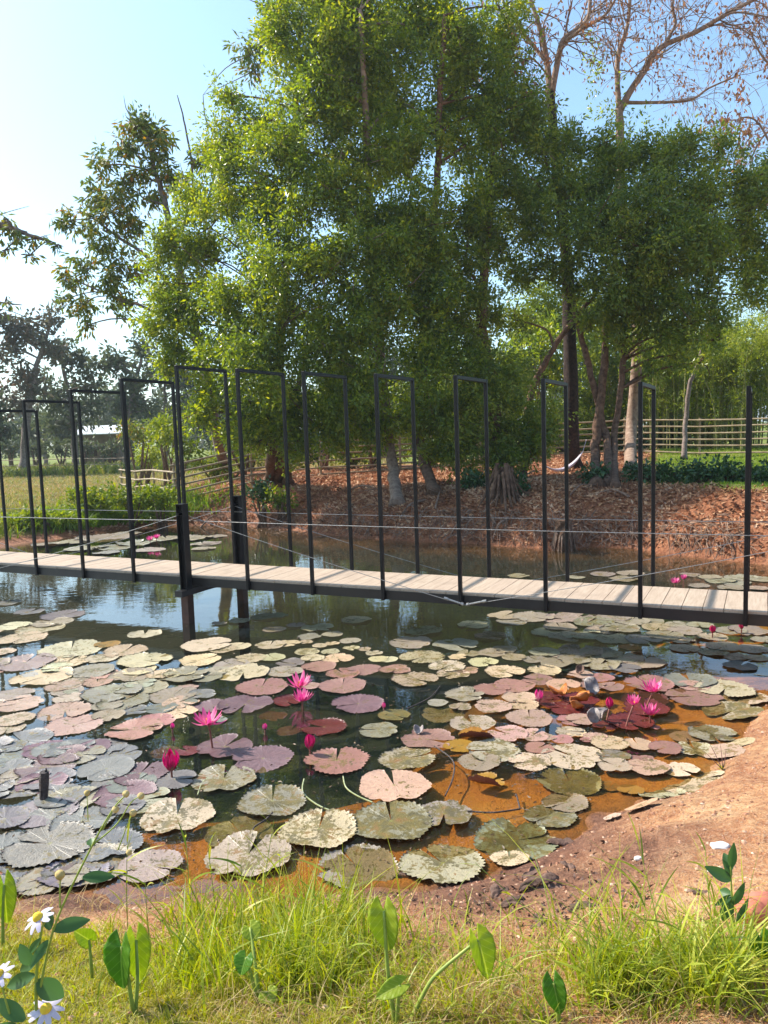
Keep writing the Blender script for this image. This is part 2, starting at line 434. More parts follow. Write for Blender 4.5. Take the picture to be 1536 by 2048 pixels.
# olive wet blotches, more near the centre
ctr = math_(nt, 'SUBTRACT', .62, math_(nt, 'MULTIPLY', rad, .35))
bl = math_(nt, 'ADD', math_(nt, 'MULTIPLY', nA, 1.3), math_(nt, 'MULTIPLY', math_(nt, 'SUBTRACT', nB, .5), 1.5))
thr = math_(nt, 'SUBTRACT', 1.18, math_(nt, 'MULTIPLY', oi.outputs['Alpha'], .52))
msk = ramp(nt, math_(nt, 'ADD', math_(nt, 'SUBTRACT', math_(nt, 'ADD', bl, math_(nt, 'MULTIPLY', ctr, .35)), thr), .5), [(.47, 0.), (.53, 1.)])
oliv = ramp(nt, noise(nt, off.outputs[0], 2.5, 2), [(.35, (.075, .062, .022)), (.55, (.14, .105, .02)), (.75, (.20, .085, .02))])
c = mixc(nt, math_(nt, 'MULTIPLY', msk, .88), c, oliv)
# little holes and dark specks
vo = nt.nodes.new('ShaderNodeTexVoronoi'); vo.inputs['Scale'].default_value = 9; nt.links.new(off.outputs[0], vo.inputs['Vector'])
spk = math_(nt, 'MULTIPLY', ramp(nt, vo.outputs['Distance'], [(.14, 1.), (.19, 0.)]), ramp(nt, nB, [(.5, 0.), (.56, 1.)]))
c = mixc(nt, math_(nt, 'MULTIPLY', spk, math_(nt, 'MULTIPLY', oi.outputs['Alpha'], .9)), c, (.05, .035, .02))
c = mixc(nt, math_(nt, 'MULTIPLY', vein, .16), c, mixc(nt, 1.0, base, (1.3, 1.25, 1.0), 'MULTIPLY'))
c = mixc(nt, ramp(nt, rad, [(.0, .9), (.07, 0.)]), c, (.20, .19, .04))
gm = nt.nodes.new('ShaderNodeNewGeometry')
c = mixc(nt, gm.outputs['Backfacing'], c, (.16, .06, .055))
nt.links.new(c, b.inputs['Base Color'])
nt.links.new(ramp(nt, nB, [(.3, .27), (.7, .5)]), b.inputs['Roughness']); b.inputs['Specular IOR Level'].default_value = .5
hb = math_(nt, 'ADD', math_(nt, 'MULTIPLY', vein, .45), nC)
bump(nt, b, hb, .35, .02)
M['pad'] = m
m2_ = m.copy(); m2_.name = 'glossy_red_pad_blade'; M['pad_red'] = m2_
bb = m2_.node_tree.nodes['Principled BSDF']
for l in list(bb.inputs['Roughness'].links): m2_.node_tree.links.remove(l)
bb.inputs['Roughness'].default_value = .22

# ------------------------------------------------------------------ ground material
m, nt, b, o = mat('ground_soil')
a1 = nt.nodes.new('ShaderNodeAttribute'); a1.attribute_name = 'zone'
sz = nt.nodes.new('ShaderNodeSeparateColor'); nt.links.new(a1.outputs['Color'], sz.inputs[0])
grassw, litterw, wetw = sz.outputs[0], sz.outputs[1], sz.outputs[2]
dpw = nt.nodes.new('ShaderNodeAttribute'); dpw.attribute_name = 'depth'
g = nt.nodes.new('ShaderNodeNewGeometry'); co = g.outputs['Position']
n1 = noise(nt, co, 1.1, 5); n2 = noise(nt, co, 14, 6, .7); n3 = noise(nt, co, 70, 4, .7)
nn = math_(nt, 'ADD', math_(nt, 'MULTIPLY', n1, .5), math_(nt, 'MULTIPLY', n2, .5))
soil = ramp(nt, nn, [(.36, (.24, .085, .038)), (.47, (.46, .195, .085)), (.56, (.64, .335, .155)), (.66, (.74, .48, .26))])
soil = mixc(nt, ramp(nt, n3, [(.50, 0.), (.66, .7)]), soil, (.64, .48, .34))
soil = mixc(nt, ramp(nt, n3, [(.28, .6), (.42, 0.)]), soil, (.22, .09, .06))
wet = ramp(nt, n2, [(.3, (.07, .032, .024)), (.52, (.19, .085, .055)), (.7, (.34, .16, .10))])
soil = mixc(nt, math_(nt, 'MULTIPLY', wetw, ramp(nt, math_(nt, 'ADD', n1, math_(nt, 'MULTIPLY', n2, .4)), [(.42, .45), (.65, 1.)])), soil, wet)
vc = nt.nodes.new('ShaderNodeTexVoronoi'); vc.feature = 'DISTANCE_TO_EDGE'; vc.inputs['Scale'].default_value = 6.5
va = nt.nodes.new('ShaderNodeVectorMath'); va.operation = 'ADD'; nt.links.new(co, va.inputs[0])
nw = nt.nodes.new('ShaderNodeTexNoise'); nw.inputs['Scale'].default_value = 5; nt.links.new(co, nw.inputs['Vector']); nt.links.new(nw.outputs['Color'], va.inputs[1]); nt.links.new(va.outputs[0], vc.inputs['Vector'])
crk = math_(nt, 'MULTIPLY', ramp(nt, vc.outputs['Distance'], [(.0, 1.), (.028, 0.)]), ramp(nt, n1, [(.45, 0.), (.6, .6)]))
soil = mixc(nt, crk, soil, (.10, .05, .035))
lit = ramp(nt, n2, [(.3, (.11, .04, .022)), (.5, (.32, .12, .055)), (.7, (.48, .23, .12))])
soil = mixc(nt, litterw, soil, lit)
gr = ramp(nt, math_(nt, 'ADD', math_(nt, 'MULTIPLY', noise(nt, co, .35, 4), .6), math_(nt, 'MULTIPLY', n2, .4)), [(.3, (.08, .12, .018)), (.5, (.16, .20, .03)), (.65, (.28, .25, .07)), (.8, (.34, .25, .13))])
soil = mixc(nt, grassw, soil, gr)
bed = ramp(nt, math_(nt, 'ADD', math_(nt, 'MULTIPLY', n2, .35), math_(nt, 'MULTIPLY', n1, .65)), [(.35, (.27, .095, .018)), (.5, (.60, .23, .035)), (.7, (.66, .33, .08))])
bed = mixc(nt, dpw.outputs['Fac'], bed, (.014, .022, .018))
mk = nt.nodes.new('ShaderNodeSeparateXYZ'); nt.links.new(co, mk.inputs[0])
under = ramp(nt, math_(nt, 'ADD', math_(nt, 'MULTIPLY', mk.outputs[2], 12), .5), [(.3, 1.), (.6, 0.)])
c = mixc(nt, under, soil, bed)
nt.links.new(c, b.inputs['Base Color'])
nt.links.new(ramp(nt, wetw, [(0, .9), (1, .5)]), b.inputs['Roughness']); b.inputs['Specular IOR Level'].default_value = .25
bump(nt, b, math_(nt, 'ADD', math_(nt, 'MULTIPLY', n2, 1.2), math_(nt, 'MULTIPLY', n3, .5)), 1.0, .05)
M['ground'] = m

# ------------------------------------------------------------------ ground sheet
def axis(segs):
    out = [segs[0][0]]
    for a, bb_, st in segs:
        k = max(1, int(round((bb_ - a) / st)))
        out += list(np.linspace(a, bb_, k + 1)[1:])
    return np.array(out)
gx = np.concatenate([-np.geomspace(900, 16, 46), axis([(-15.8, -4.2, .17), (-4.2, 4.8, .055), (4.8, 15.8, .17)]), np.geomspace(16, 900, 46)])
gy = np.concatenate([-np.geomspace(200, 1, 18), axis([(-.9, 1.4, .25), (1.4, 7, .05), (7, 14, .12), (14, 25, .13), (25, 40, .4)]), np.geomspace(40.5, 1600, 60)])
GX, GY = np.meshgrid(gx, gy)
HZ = height(GX.ravel(), GY.ravel()).reshape(GX.shape)
SD = sdist(GX.ravel(), GY.ravel()).reshape(GX.shape)
mb = MB()
nx, ny = len(gx), len(gy)
I = (np.arange(ny - 1)[:, None] * nx + np.arange(nx - 1)[None])
mb.add(np.stack([GX, GY, HZ], -1).reshape(-1, 3), np.stack([I, I + 1, I + nx + 1, I + nx], -1).reshape(-1, 4))
gobj = mb.build('ground', M['ground'], smooth=True)
tag(gobj, kind='structure')
def zones(x, y, sd):
    far = sst(7.5, 11, y - .25 * x)
    leftw = 1 - sst(-7.2, -5.9, x + 0.2 * (y - 22) + 1.0 * fbm(x, y, .6, 2))
    rightl = sst(.325, .36, x / np.maximum(y, 1) + .02 * fbm(x, y, .8, 2)) * sst(1.7, 2.6, sd + .9 * fbm(x, y, .9, 2))
    grass = far * np.maximum(leftw * sst(.3, 1.0, sd), rightl)
    grass = np.maximum(grass, far * sst(33, 38, y))
    grass = np.maximum(grass, (1 - far) * .75 * (1 - sst(2.5, 3.05, y + .35 * x + .3 * fbm(x, y, 1.5, 2))) * (1 - sst(-.3, .9, x)))
    litter = far * (1 - grass)
    wet = (1 - sst(.05, .75, sd + .35 * fbm(x, y, 1.3, 3)))
    wet = np.maximum(wet, (1 - far) * .9 * (1 - sst(.5, 1.5, sd)) * sst(-.1, .25, fbm(x, y, .9, 2) + .12))
    wet = wet * (1 - .8 * sst(1.2, 2.2, x) * (1 - far))
    return grass, litter, np.clip(wet, 0, 1)
zg, zl, zw = zones(GX.ravel(), GY.ravel(), SD.ravel())
ca = gobj.data.color_attributes.new('zone', 'FLOAT_COLOR', 'POINT')
ca.data.foreach_set('color', np.stack([zg, zl, zw, np.ones_like(zg)], -1).astype(np.float32).ravel())
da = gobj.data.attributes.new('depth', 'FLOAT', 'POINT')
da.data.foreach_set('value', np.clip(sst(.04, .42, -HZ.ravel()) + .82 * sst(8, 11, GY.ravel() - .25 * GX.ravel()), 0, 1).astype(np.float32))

# ------------------------------------------------------------------ water sheet
lo, hi = POLY.min(0) - 1.2, POLY.max(0) + 1.2
mb = MB(); mb.add([[lo[0], lo[1], 0], [hi[0], lo[1], 0], [hi[0], hi[1], 0], [lo[0], hi[1], 0]], [[0, 1, 2, 3]])
tag(mb.build('pond_water', M['water']), kind='structure')

# ------------------------------------------------------------------ footbridge
BX, BY, BZ = -5.6778, 12.538, ZC - 2.1135
HD, SP, WID = -0.455, 1.0479, 1.05
eB = np.array([math.cos(HD), math.sin(HD), 0]); eW = np.array([-math.sin(HD), math.cos(HD), 0]); eZ = np.array([0, 0, 1.])
BM = np.stack([eB, eW, eZ], -1)       # local -> world
bridge = empty('footbridge', (BX, BY, 0), 'black steel footbridge with pale board deck and tall open frames crossing the lily pond', 'bridge')
bridge.rotation_euler = (0, 0, HD)
bridge['_o'] = [0.0, 0, 0]
# build in the bridge's own axes: x along, y across, z up
t0, t1 = -7.0, 12.6
mbp = MB()
k = 0; x = t0 * SP
bw = SP / 5
while x < t1 * SP - .01:
    dz = random.uniform(-.0015, .0015)
    mbp.box((x + bw / 2, WID / 2, BZ + .135 + dz), (bw - .007, WID - .012 + random.uniform(-.006, .006), .028)); x += bw
mbp.build('deck_boards', M['plank'], bridge)
for yy in (0.0, WID - .0):
    s = -1 if yy == 0 else 1
    q = MB()
    L = (t1 - t0) * SP; cx = (t0 + t1) / 2 * SP
    q.box((cx, yy, BZ + .062), (L, .012, .118)); q.box((cx, yy - s * .028, BZ + .1155), (L, .044, .010)); q.box((cx, yy - s * .028, BZ + .008), (L, .044, .010))
    q.build('edge_beam', M['steel_side'], bridge)
for t in np.arange(t0 + .5, t1, 1.0):
    MB().box((t * SP, WID / 2, BZ + .055), (.05, WID - .13, .08)).build('cross_joist', M['steel_side'], bridge)
hts = {-1: 2.73, 0: 2.8375, 1: 2.9466, 2: 3.0515, 3: 3.1678, 4: 3.0564, 5: 2.9515, 6: 2.8576, 7: 2.7738, 8: 2.6715, 9: 2.5733, 10: 2.4735, 11: 2.39, 12: 2.3, -2: 2.63, -3: 2.53, -4: 2.44, -5: 2.36, -6: 2.28}
for t, h in sorted(hts.items()):
    q = MB(); w = .045
    for yy in (-.032, WID + .032):
        q.box((t * SP, yy, BZ + h / 2), (w, w, h))
    q.box((t * SP, WID / 2, BZ + h - w / 2 + .001), (w - .004, WID + .064 - w - .001, w))
    fobj = q.build('portal_frame', M['steel'], bridge)
    bv = fobj.modifiers.new('b', 'BEVEL'); bv.width = .004; bv.segments = 1
for t in (3.0, 11.14, -5.14):
    for yy, s in ((-.15, -1), (WID + .15, 1)):
        tt = t + (.05 if s < 0 else .02)
        q = MB()   # I-section post
        top_h = 1.2
        zt, zb = BZ + top_h, BZ - .02
        for dx in (-.055, .055):
            q.box((tt * SP + dx, yy, (zt + zb) / 2), (.010, .12, zt - zb))
        q.box((tt * SP, yy, (zt + zb) / 2), (.100, .010, zt - zb)); q.box((tt * SP, yy, zt + .006), (.13, .13, .012))
        q.build('anchor_post', M['steel'], bridge)
        q = MB(); q.box((tt * SP, yy, (BZ - .105 - 1.6) / 2), (.125, .125, 1.6 + BZ - .105)); q.build('pile', M['pile'] if 'pile' in M else M['bark_dark'], bridge)
        q = MB(); q.tube([(tt * SP, yy - .10 * 1, zt - .13), (tt * SP, yy + .1, zt - .13)], .018, 8)
        q.build('anchor_bolt', M['steel'], bridge)
    MB().box(((t + .035) * SP, WID / 2, BZ - .065), (.13, WID + .62, .085)).build('bearing_beam', M['steel_side'], bridge)
CH = .965
for yy, s in ((-.075, -1), (WID + .075, 1)):
    def sag(p, q_, n, sg):
        p, q_ = np.array(p, float), np.array(q_, float); u = np.linspace(0, 1, n)[:, None]
        P = p * (1 - u) + q_ * u; P[:, 2] -= (4 * u * (1 - u) * sg)[:, 0]; return P
    q = MB()
    for a, b_ in ((-7, -5.14), (-5.14, 3), (3, 11.14), (11.14, 12.6)):
        q.tube(sag((a * SP, yy, BZ + CH), (b_ * SP, yy, BZ + CH), 20, .018 if b_ - a > 4 else 0), .005, 6, cap=False)
    q.build('handrail_cable', M['cable'], bridge)
    for a, b_ in ((-5.14, -1.07), (-1.07, 3), (3, 7.07), (7.07, 11.14)):
        up_a = (a in (-5.14, 3)); za = BZ + (1.06 if up_a else .02); zb_ = BZ + (.02 if up_a else 1.06)
        P = sag((a * SP, yy - s * 0, za), (b_ * SP, yy, zb_), 16, .03)
        q = MB(); q.tube(P, .0042, 6, cap=False)
        q.build('diagonal_cable', M['cable'], bridge)
    for t in (-1.07, 7.07):
        for d in (-1, 1):
            q = MB(); p = np.array((t * SP + d * .05, yy, BZ + .035)); e = p + np.array((d * .17, 0, .043))
            q.tube([p, e], .012, 8); q.tube([e, e + np.array((d * .05, 0, .0125))], .018, 8); q.tube([p - np.array((d * .03, 0, .008)), p], .02, 8)
            q.build('turnbuckle', M['cable'], bridge)
M['pile_fix'] = None

# ------------------------------------------------------------------ trees
def leaves(C, D, L, W, cur=.25, rng=RNG):
    """kite shaped leaves: C base points, D unit directions"""
    n = len(C)
    r = rng.normal(size=(n, 3)); S = np.cross(D, r); S /= np.linalg.norm(S, axis=1, keepdims=True) + 1e-9
    Nn = np.cross(D, S)
    L = L * rng.uniform(.65, 1.3, n)[:, None]; W = W * rng.uniform(.7, 1.25, n)[:, None]
    V = np.stack([C, C + D * L * .45 + S * W * .5 + Nn * W * cur * .4, C + D * L + Nn * W * cur * -.3, C + D * L * .45 - S * W * .5 + Nn * W * cur * .4], 1)
    return V.reshape(-1, 3), np.arange(n * 4).reshape(-1, 4)
def crown_mesh(mb, blobs, dens, L, W, clump=.35, per=26, droop=.35, rng=RNG, shell=.5, rag=.16):
    """blobs: (x,y,z,rx,ry,rz). Leaves hang in sprays spread through each lobe."""
    for (x, y, z, rx, ry, rz) in blobs:
        area = 4 * math.pi * ((rx * ry) ** 1.6 / 3 + (rx * rz) ** 1.6 / 3 + (ry * rz) ** 1.6 / 3) ** (1 / 1.6)
        nl = int(dens * area); nc = max(3, nl // per)
        nlobe = max(1, min(15, nc // 3))
        ld = rng.normal(size=(nlobe, 3)); ld /= np.linalg.norm(ld, axis=1, keepdims=True)
        lp = ld * (rng.random(nlobe) ** .4)[:, None] * .86; lr = rng.uniform(.26, .50, nlobe)
        if nlobe < 4: lp *= .3; lr += .4
        lt = rng.normal(.5, .2, nlobe)
        li = rng.choice(nlobe, nc, p=lr ** 2 / (lr ** 2).sum())
        d = rng.normal(size=(nc, 3)); d /= np.linalg.norm(d, axis=1, keepdims=True)
        rr = rng.random(nc) ** shell * (1 + rag * rng.normal(size=nc))
        Cc = np.array([x, y, z]) + (lp[li] + d * (rr * lr[li])[:, None]) * np.array([rx, ry, rz])
        tint = np.clip(lt[li] + rng.normal(0, .12, nc), 0, 1)
        idx = np.repeat(np.arange(nc), per)
        ax = d * .55 + rng.normal(size=(nc, 3)) * .6; ax[:, 2] += .25; ax /= np.linalg.norm(ax, axis=1, keepdims=True)
        u = rng.random(len(idx)) * 2 - 1
        side = rng.normal(size=(len(idx), 3)); side /= np.linalg.norm(side, axis=1, keepdims=True)
        P = Cc[idx] + ax[idx] * (u * clump)[:, None] + side * (rng.random(len(idx)) ** .7 * clump * .42)[:, None]
        D = side * .8 + ax[idx] * .7 + np.array([0, 0, -droop]); D /= np.linalg.norm(D, axis=1, keepdims=True)
        V, Q = leaves(P, D, L, W, rng=rng)
        mb.add(V, Q, att=np.repeat(np.clip(tint[idx] + rng.normal(0, .05, len(idx)), 0, 1), 4))
def blob(px, py, Y, r, ry=None, dr=None):
    p = atY(px, py, Y); k = mpp(Y)
    ry = ry or r; dr = dr or r
    return (p[0], p[1], p[2], r * k, dr * k * 1.0, ry * k)
DK = 3.4
def tree(name, base, label, cat, trunks, blobs, lm, bm, dens=20, L=.15, W=.07, clump=.4, per=26, droop=.35, seed=1, group=None, limbs=True, shell=.5, rag=.16, twigs=0):
    rng = np.random.default_rng(seed)
    t = empty(name, base, label, cat, group)
    for k, (pts, r0, r1) in enumerate(trunks):
        P = spline(pts, max(8, len(pts) * 6)); u = np.linspace(0, 1, len(P))
        rad = r0 * (1 - u) ** .8 * 1.0 + r1 * u
        rad[:1] *= 1.5; rad[1:2] *= 1.2
        P[1:-1] += rng.normal(0, r0 * .12, (len(P) - 2, 3)) * [1, 1, 0]
        q = MB(); q.tube(P, rad, 12, jit=.14)
        q.build('trunk', bm, t, smooth=True)
    if limbs and blobs:
        for bl in blobs:
            c = np.array(bl[:3])
            best = None
            for pts, r0, r1 in trunks:
                P = spline(pts, 24)
                j = np.argmin(np.linalg.norm(P - c, axis=1) + np.maximum(0, (P[:, 2] - c[2] + .3)) * 2)
                d = np.linalg.norm(P[j] - c)
                if best is None or d < best[0]: best = (d, P[j], r1 + (r0 - r1) * (1 - j / 23))
            d, p, r = best
            q = MB()
            mid = (p + c) / 2 + np.array([rng.normal(0, .15), rng.normal(0, .15), .08 * d])
            q.tube(spline([p, mid, c], 9), np.linspace(min(r * .6, .07), .02, 9), 6)
            for _ in range(4):
                e = c + rng.normal(size=3) * np.array(bl[3:]) * .55
                q.tube(spline([c, (c + e) / 2 + rng.normal(0, .08, 3), e], 5), np.linspace(.022, .006, 5), 5)
            q.build('branch', bm, t, smooth=True)
    if blobs:
        q = MB(); crown_mesh(q, blobs, dens * (DK if dens > 50 else 2.2), L, W, clump, per, droop, rng, shell, rag)
        q.build('crown', lm, t)
    return t
def G(px, py, Y=None): return ground(px, py, 12) if Y is None else None
def PT(l, Y): return [atY(a, b, Y + c) for a, b, c in l]

# left-hand lobes of the great evergreen group
b1 = G(540, 962)
Y1 = 22.5
tree('evergreen_tree', b1, 'large bright green evergreen, leftmost of the dense trees on the far bank', 'tree',
     [([b1] + PT([(545, 880, 0), (560, 700, .3), (575, 480, .3), (590, 250, 0), (600, 60, 0)], Y1), .17, .04),
      ([G(556, 965)] + PT([(562, 880, .4), (540, 740, .6), (500, 560, 0)], Y1), .16, .04),
      ([G(576, 968)] + PT([(574, 880, 1), (600, 760, .6), (640, 600, 1)], Y1), .15, .04)],
     [blob(*a) for a in [(500, 240, Y1, 62), (470, 350, Y1, 78), (420, 455, Y1, 78), (370, 520, Y1 + .6, 62), (370, 620, Y1, 72), (350, 705, Y1, 48), (440, 700, Y1 - .8, 80), (430, 785, Y1 - .6, 58), (490, 840, Y1 - .8, 58),
                         (580, 110, Y1, 78), (620, 240, Y1 - .8, 95), (560, 380, Y1 - 1, 95), (560, 520, Y1 - 1.6, 105), (480, 590, Y1 - 1, 80), (560, 660, Y1 - 1.8, 100), (590, 780, Y1 - 1.6, 95), (560, 850, Y1 - 1.2, 52), (330, 490, Y1 + .3, 42), (325, 570, Y1 + .3, 50), (315, 650, Y1, 42), (335, 735, Y1, 30), (390, 400, Y1 + .6, 40), (440, 300, Y1 + .4, 48), (455, 190, Y1 + .4, 32), (540, 70, Y1 + .2, 36), (520, 880, Y1 - .8, 34), (400, 820, Y1 - .4, 38), (590, 900, Y1 - 1, 38), (520, 730, Y1 - 2, 70), (640, 855, Y1 - 1, 52), (560, 20, Y1, 42)]],
     M['leaf_ever'], M['bark'], 84, .125, .056, .42, 34, seed=11)
b2 = G(795, 1013)
Y2 = 22.8
tree('evergreen_tree', b2, 'tall evergreen with a leaning pale brown trunk, rising in the middle of the far bank', 'tree',
     [([b2] + PT([(785, 930, .2), (770, 820, .6), (755, 640, .6), (740, 430, .5), (730, 200, 0), (720, 20, 0)], 21.6), .17, .05)],
     [blob(*a) for a in [(700, 30, Y2, 85), (620, 10, Y2 + .6, 55), (720, 170, Y2 - .4, 100), (700, 320, Y2 - .8, 100), (720, 470, Y2 - 1.5, 110), (690, 620, Y2 - 1.9, 90), (750, 690, Y2 - 2.2, 85), (700, 790, Y2 - 2, 75),
                         (790, 590, Y2 - 2, 85), (830, 60, Y2, 85), (800, 0, Y2 + .5, 70), (740, 770, Y2 - 2, 50), (700, 850, Y2 - 1, 48), (740, 860, Y2 - 1.6, 44), (660, 100, Y2 - .6, 80), (640, 180, Y2 - 1, 60), (770, 110, Y2 - .5, 80), (790, 420, Y2 - 1.4, 70), (650, 700, Y2 - 2.4, 70), (680, 20, Y2, 80), (800, 210, Y2 - .8, 66), (800, 300, Y2 - 1.4, 66), (790, 490, Y2 - 2, 66), (650, 380, Y2 - 1.8, 70), (640, 540, Y2 - 2.4, 70), (560, 300, Y2 - 1.4, 60)]],
     M['leaf_ever'], M['bark_pale'], 84, .125, .056, .42, 34, seed=12)
b3 = G(868, 990)
Y3 = 22.6
tree('evergreen_tree', b3, 'evergreen on a slanting brown trunk just right of the leaning pale one', 'tree',
     [([b3] + PT([(845, 910, .2), (830, 820, .5), (850, 640, .6), (870, 430, .5), (880, 200, 0), (890, 30, 0)], 21.8), .16, .05)],
     [blob(*a) for a in [(880, 160, Y3, 88), (930, 60, Y3, 80), (960, 170, Y3, 72), (800, 330, Y3 - .6, 62), (930, 290, Y3 - .3, 70), (845, 460, Y3 - 1.2, 82), (920, 420, Y3 - .8, 72), (850, 610, Y3 - 1.8, 85), (850, 730, Y3 - 1.8, 80), (800, 830, Y3 - 1.4, 52), (850, 830, Y3 - .8, 45), (1010, 110, Y3 + .6, 55), (1000, 20, Y3 + .4, 55), (980, 230, Y3, 60), (1030, 200, Y3 + .4, 50), (900, 900, Y3 - 1, 36), (870, 260, Y3 - .4, 50), (870, 540, Y3 - 1.4, 60)]],
     M['leaf_ever'], M['bark'], 82, .125, .056, .42, 34, seed=13)
b4 = G(1008, 1000)
Y4 = 21.4
tree('evergreen_tree', b4, 'dark low-hanging evergreen with buttressed root foot, behind the seventh and eighth frames', 'tree',
     [([b4] + PT([(1000, 930, .3), (985, 800, .5), (965, 640, .6), (975, 450, .8), (985, 300, 1)], 21.2), .24, .05),
      ([G(1030, 995)] + PT([(1050, 930, .4), (1060, 800, .6), (1110, 690, .6), (1190, 590, .5)], 21.6), .12, .05)],
     [blob(*a) for a in [(930, 800, Y4, 88), (1010, 760, Y4, 72), (970, 880, Y4 - .2, 78), (1050, 850, Y4, 68), (1000, 940, Y4, 46), (905, 700, Y4 + .3, 62), (1090, 830, Y4 + .2, 40), (960, 620, Y4 + .6, 70), (930, 540, Y4 + .4, 72), (1000, 500, Y4 + 1, 55), (1030, 640, Y4 + 1.2, 38), (990, 400, Y4 + 1, 72), (1040, 300, Y4 + 1.4, 66), (880, 890, Y4, 38), (1060, 250, Y4 + 1.2, 44), (950, 460, Y4 + .6, 60), (890, 640, Y4, 60), (910, 860, Y4 - .3, 55), (1030, 900, Y4 - .2, 50), (1080, 880, Y4, 44), (960, 720, Y4 - .3, 60)]],
     M['leaf_dark'], M['bark'], 84, .12, .050, .38, 34, seed=14)
# buttress roots
q = MB()
for k in range(22):
    a = k / 22 * 6.28; rr = random.uniform(.3, .75)
    s = b4 + np.array([math.cos(a) * .19, math.sin(a) * .19, random.uniform(.25, .95)])
    e = b4 + np.array([math.cos(a) * rr, math.sin(a) * rr - .2, 0]); e[2] = hz(e[0], e[1]) - .05
    q.tube(spline([s, s * .5 + e * .5 + [0, 0, -.12], e], 8), np.linspace(.05, .018, 8), 6, jit=.5)
q.build('buttress_roots', M['bark'], bpy.data.objects['evergreen_tree.003'])
# right hand mass
b5 = G(1195, 975)
Y5 = 21.5
tree('evergreen_tree', b5, 'broad evergreen on three brown trunks spreading over the right end of the bridge', 'tree',
     [([b5] + PT([(1190, 900, .1), (1205, 760, .3), (1215, 620, .6), (1235, 480, .5)], 21.5), .15, .05),
      ([G(1215, 975)] + PT([(1212, 880, .2), (1180, 740, .4), (1150, 620, .6), (1120, 470, .5)], 21.5), .12, .04),
      ([G(1232, 978)] + PT([(1228, 890, .2), (1245, 740, .4), (1250, 640, .4), (1300, 520, .3), (1370, 440, 0)], 21.4), .10, .04)],
     [blob(*a) for a in [(1150, 350, Y5 + .5, 72), (1100, 410, Y5 + .2, 72), (1170, 480, Y5 - .4, 82), (1100, 520, Y5 + .4, 48), (1230, 330, Y5 + .4, 62), (1260, 430, Y5 - .6, 88), (1250, 540, Y5 - .9, 78), (1340, 360, Y5, 72), (1350, 480, Y5 - .8, 92), (1330, 590, Y5 - .9, 82), (1420, 400, Y5, 78), (1440, 500, Y5 - .4, 78), (1410, 590, Y5 - .5, 58), (1490, 440, Y5, 55), (1500, 540, Y5, 42), (1320, 670, Y5 - .6, 42), (1250, 620, Y5 - .3, 48), (1350, 300, Y5 + .5, 40), (1180, 570, Y5 + .3, 35), (1440, 300, Y5 + .3, 42), (1280, 690, Y5 + 1, 25), (1200, 400, Y5 - .2, 70), (1140, 570, Y5 + .2, 30), (1220, 600, Y5 - .5, 50), (1290, 600, Y5 - 1, 60), (1370, 650, Y5 - .8, 52), (1430, 640, Y5 - .5, 36), (1300, 500, Y5 - 1.1, 80), (1400, 480, Y5 - .8, 80), (1480, 380, Y5, 50), (1300, 310, Y5 + .2, 45), (1380, 300, Y5 + .2, 45), (1080, 300, Y5 + .8, 50), (1060, 220, Y5 + .9, 40), (1130, 290, Y5 + .6, 46), (1200, 290, Y5 + .5, 44), (1010, 330, Y5 + .6, 50), (1070, 380, Y5 + .4, 50), (1070, 460, Y5 + .6, 48), (1040, 560, Y5 + .8, 40), (1180, 640, Y5, 28), (1350, 710, Y5 - .4, 28), (1425, 680, Y5 - .3, 26), (1240, 685, Y5, 24), (1300, 735, Y5 - .2, 22), (1400, 725, Y5, 18), (1520, 480, Y5, 44), (1520, 410, Y5 + .3, 60), (1540, 540, Y5 + .3, 50), (1490, 590, Y5 + .2, 42), (1550, 340, Y5 + .5, 50)]],
     M['leaf_dark'], M['bark'], 82, .125, .052, .4, 34, seed=15)
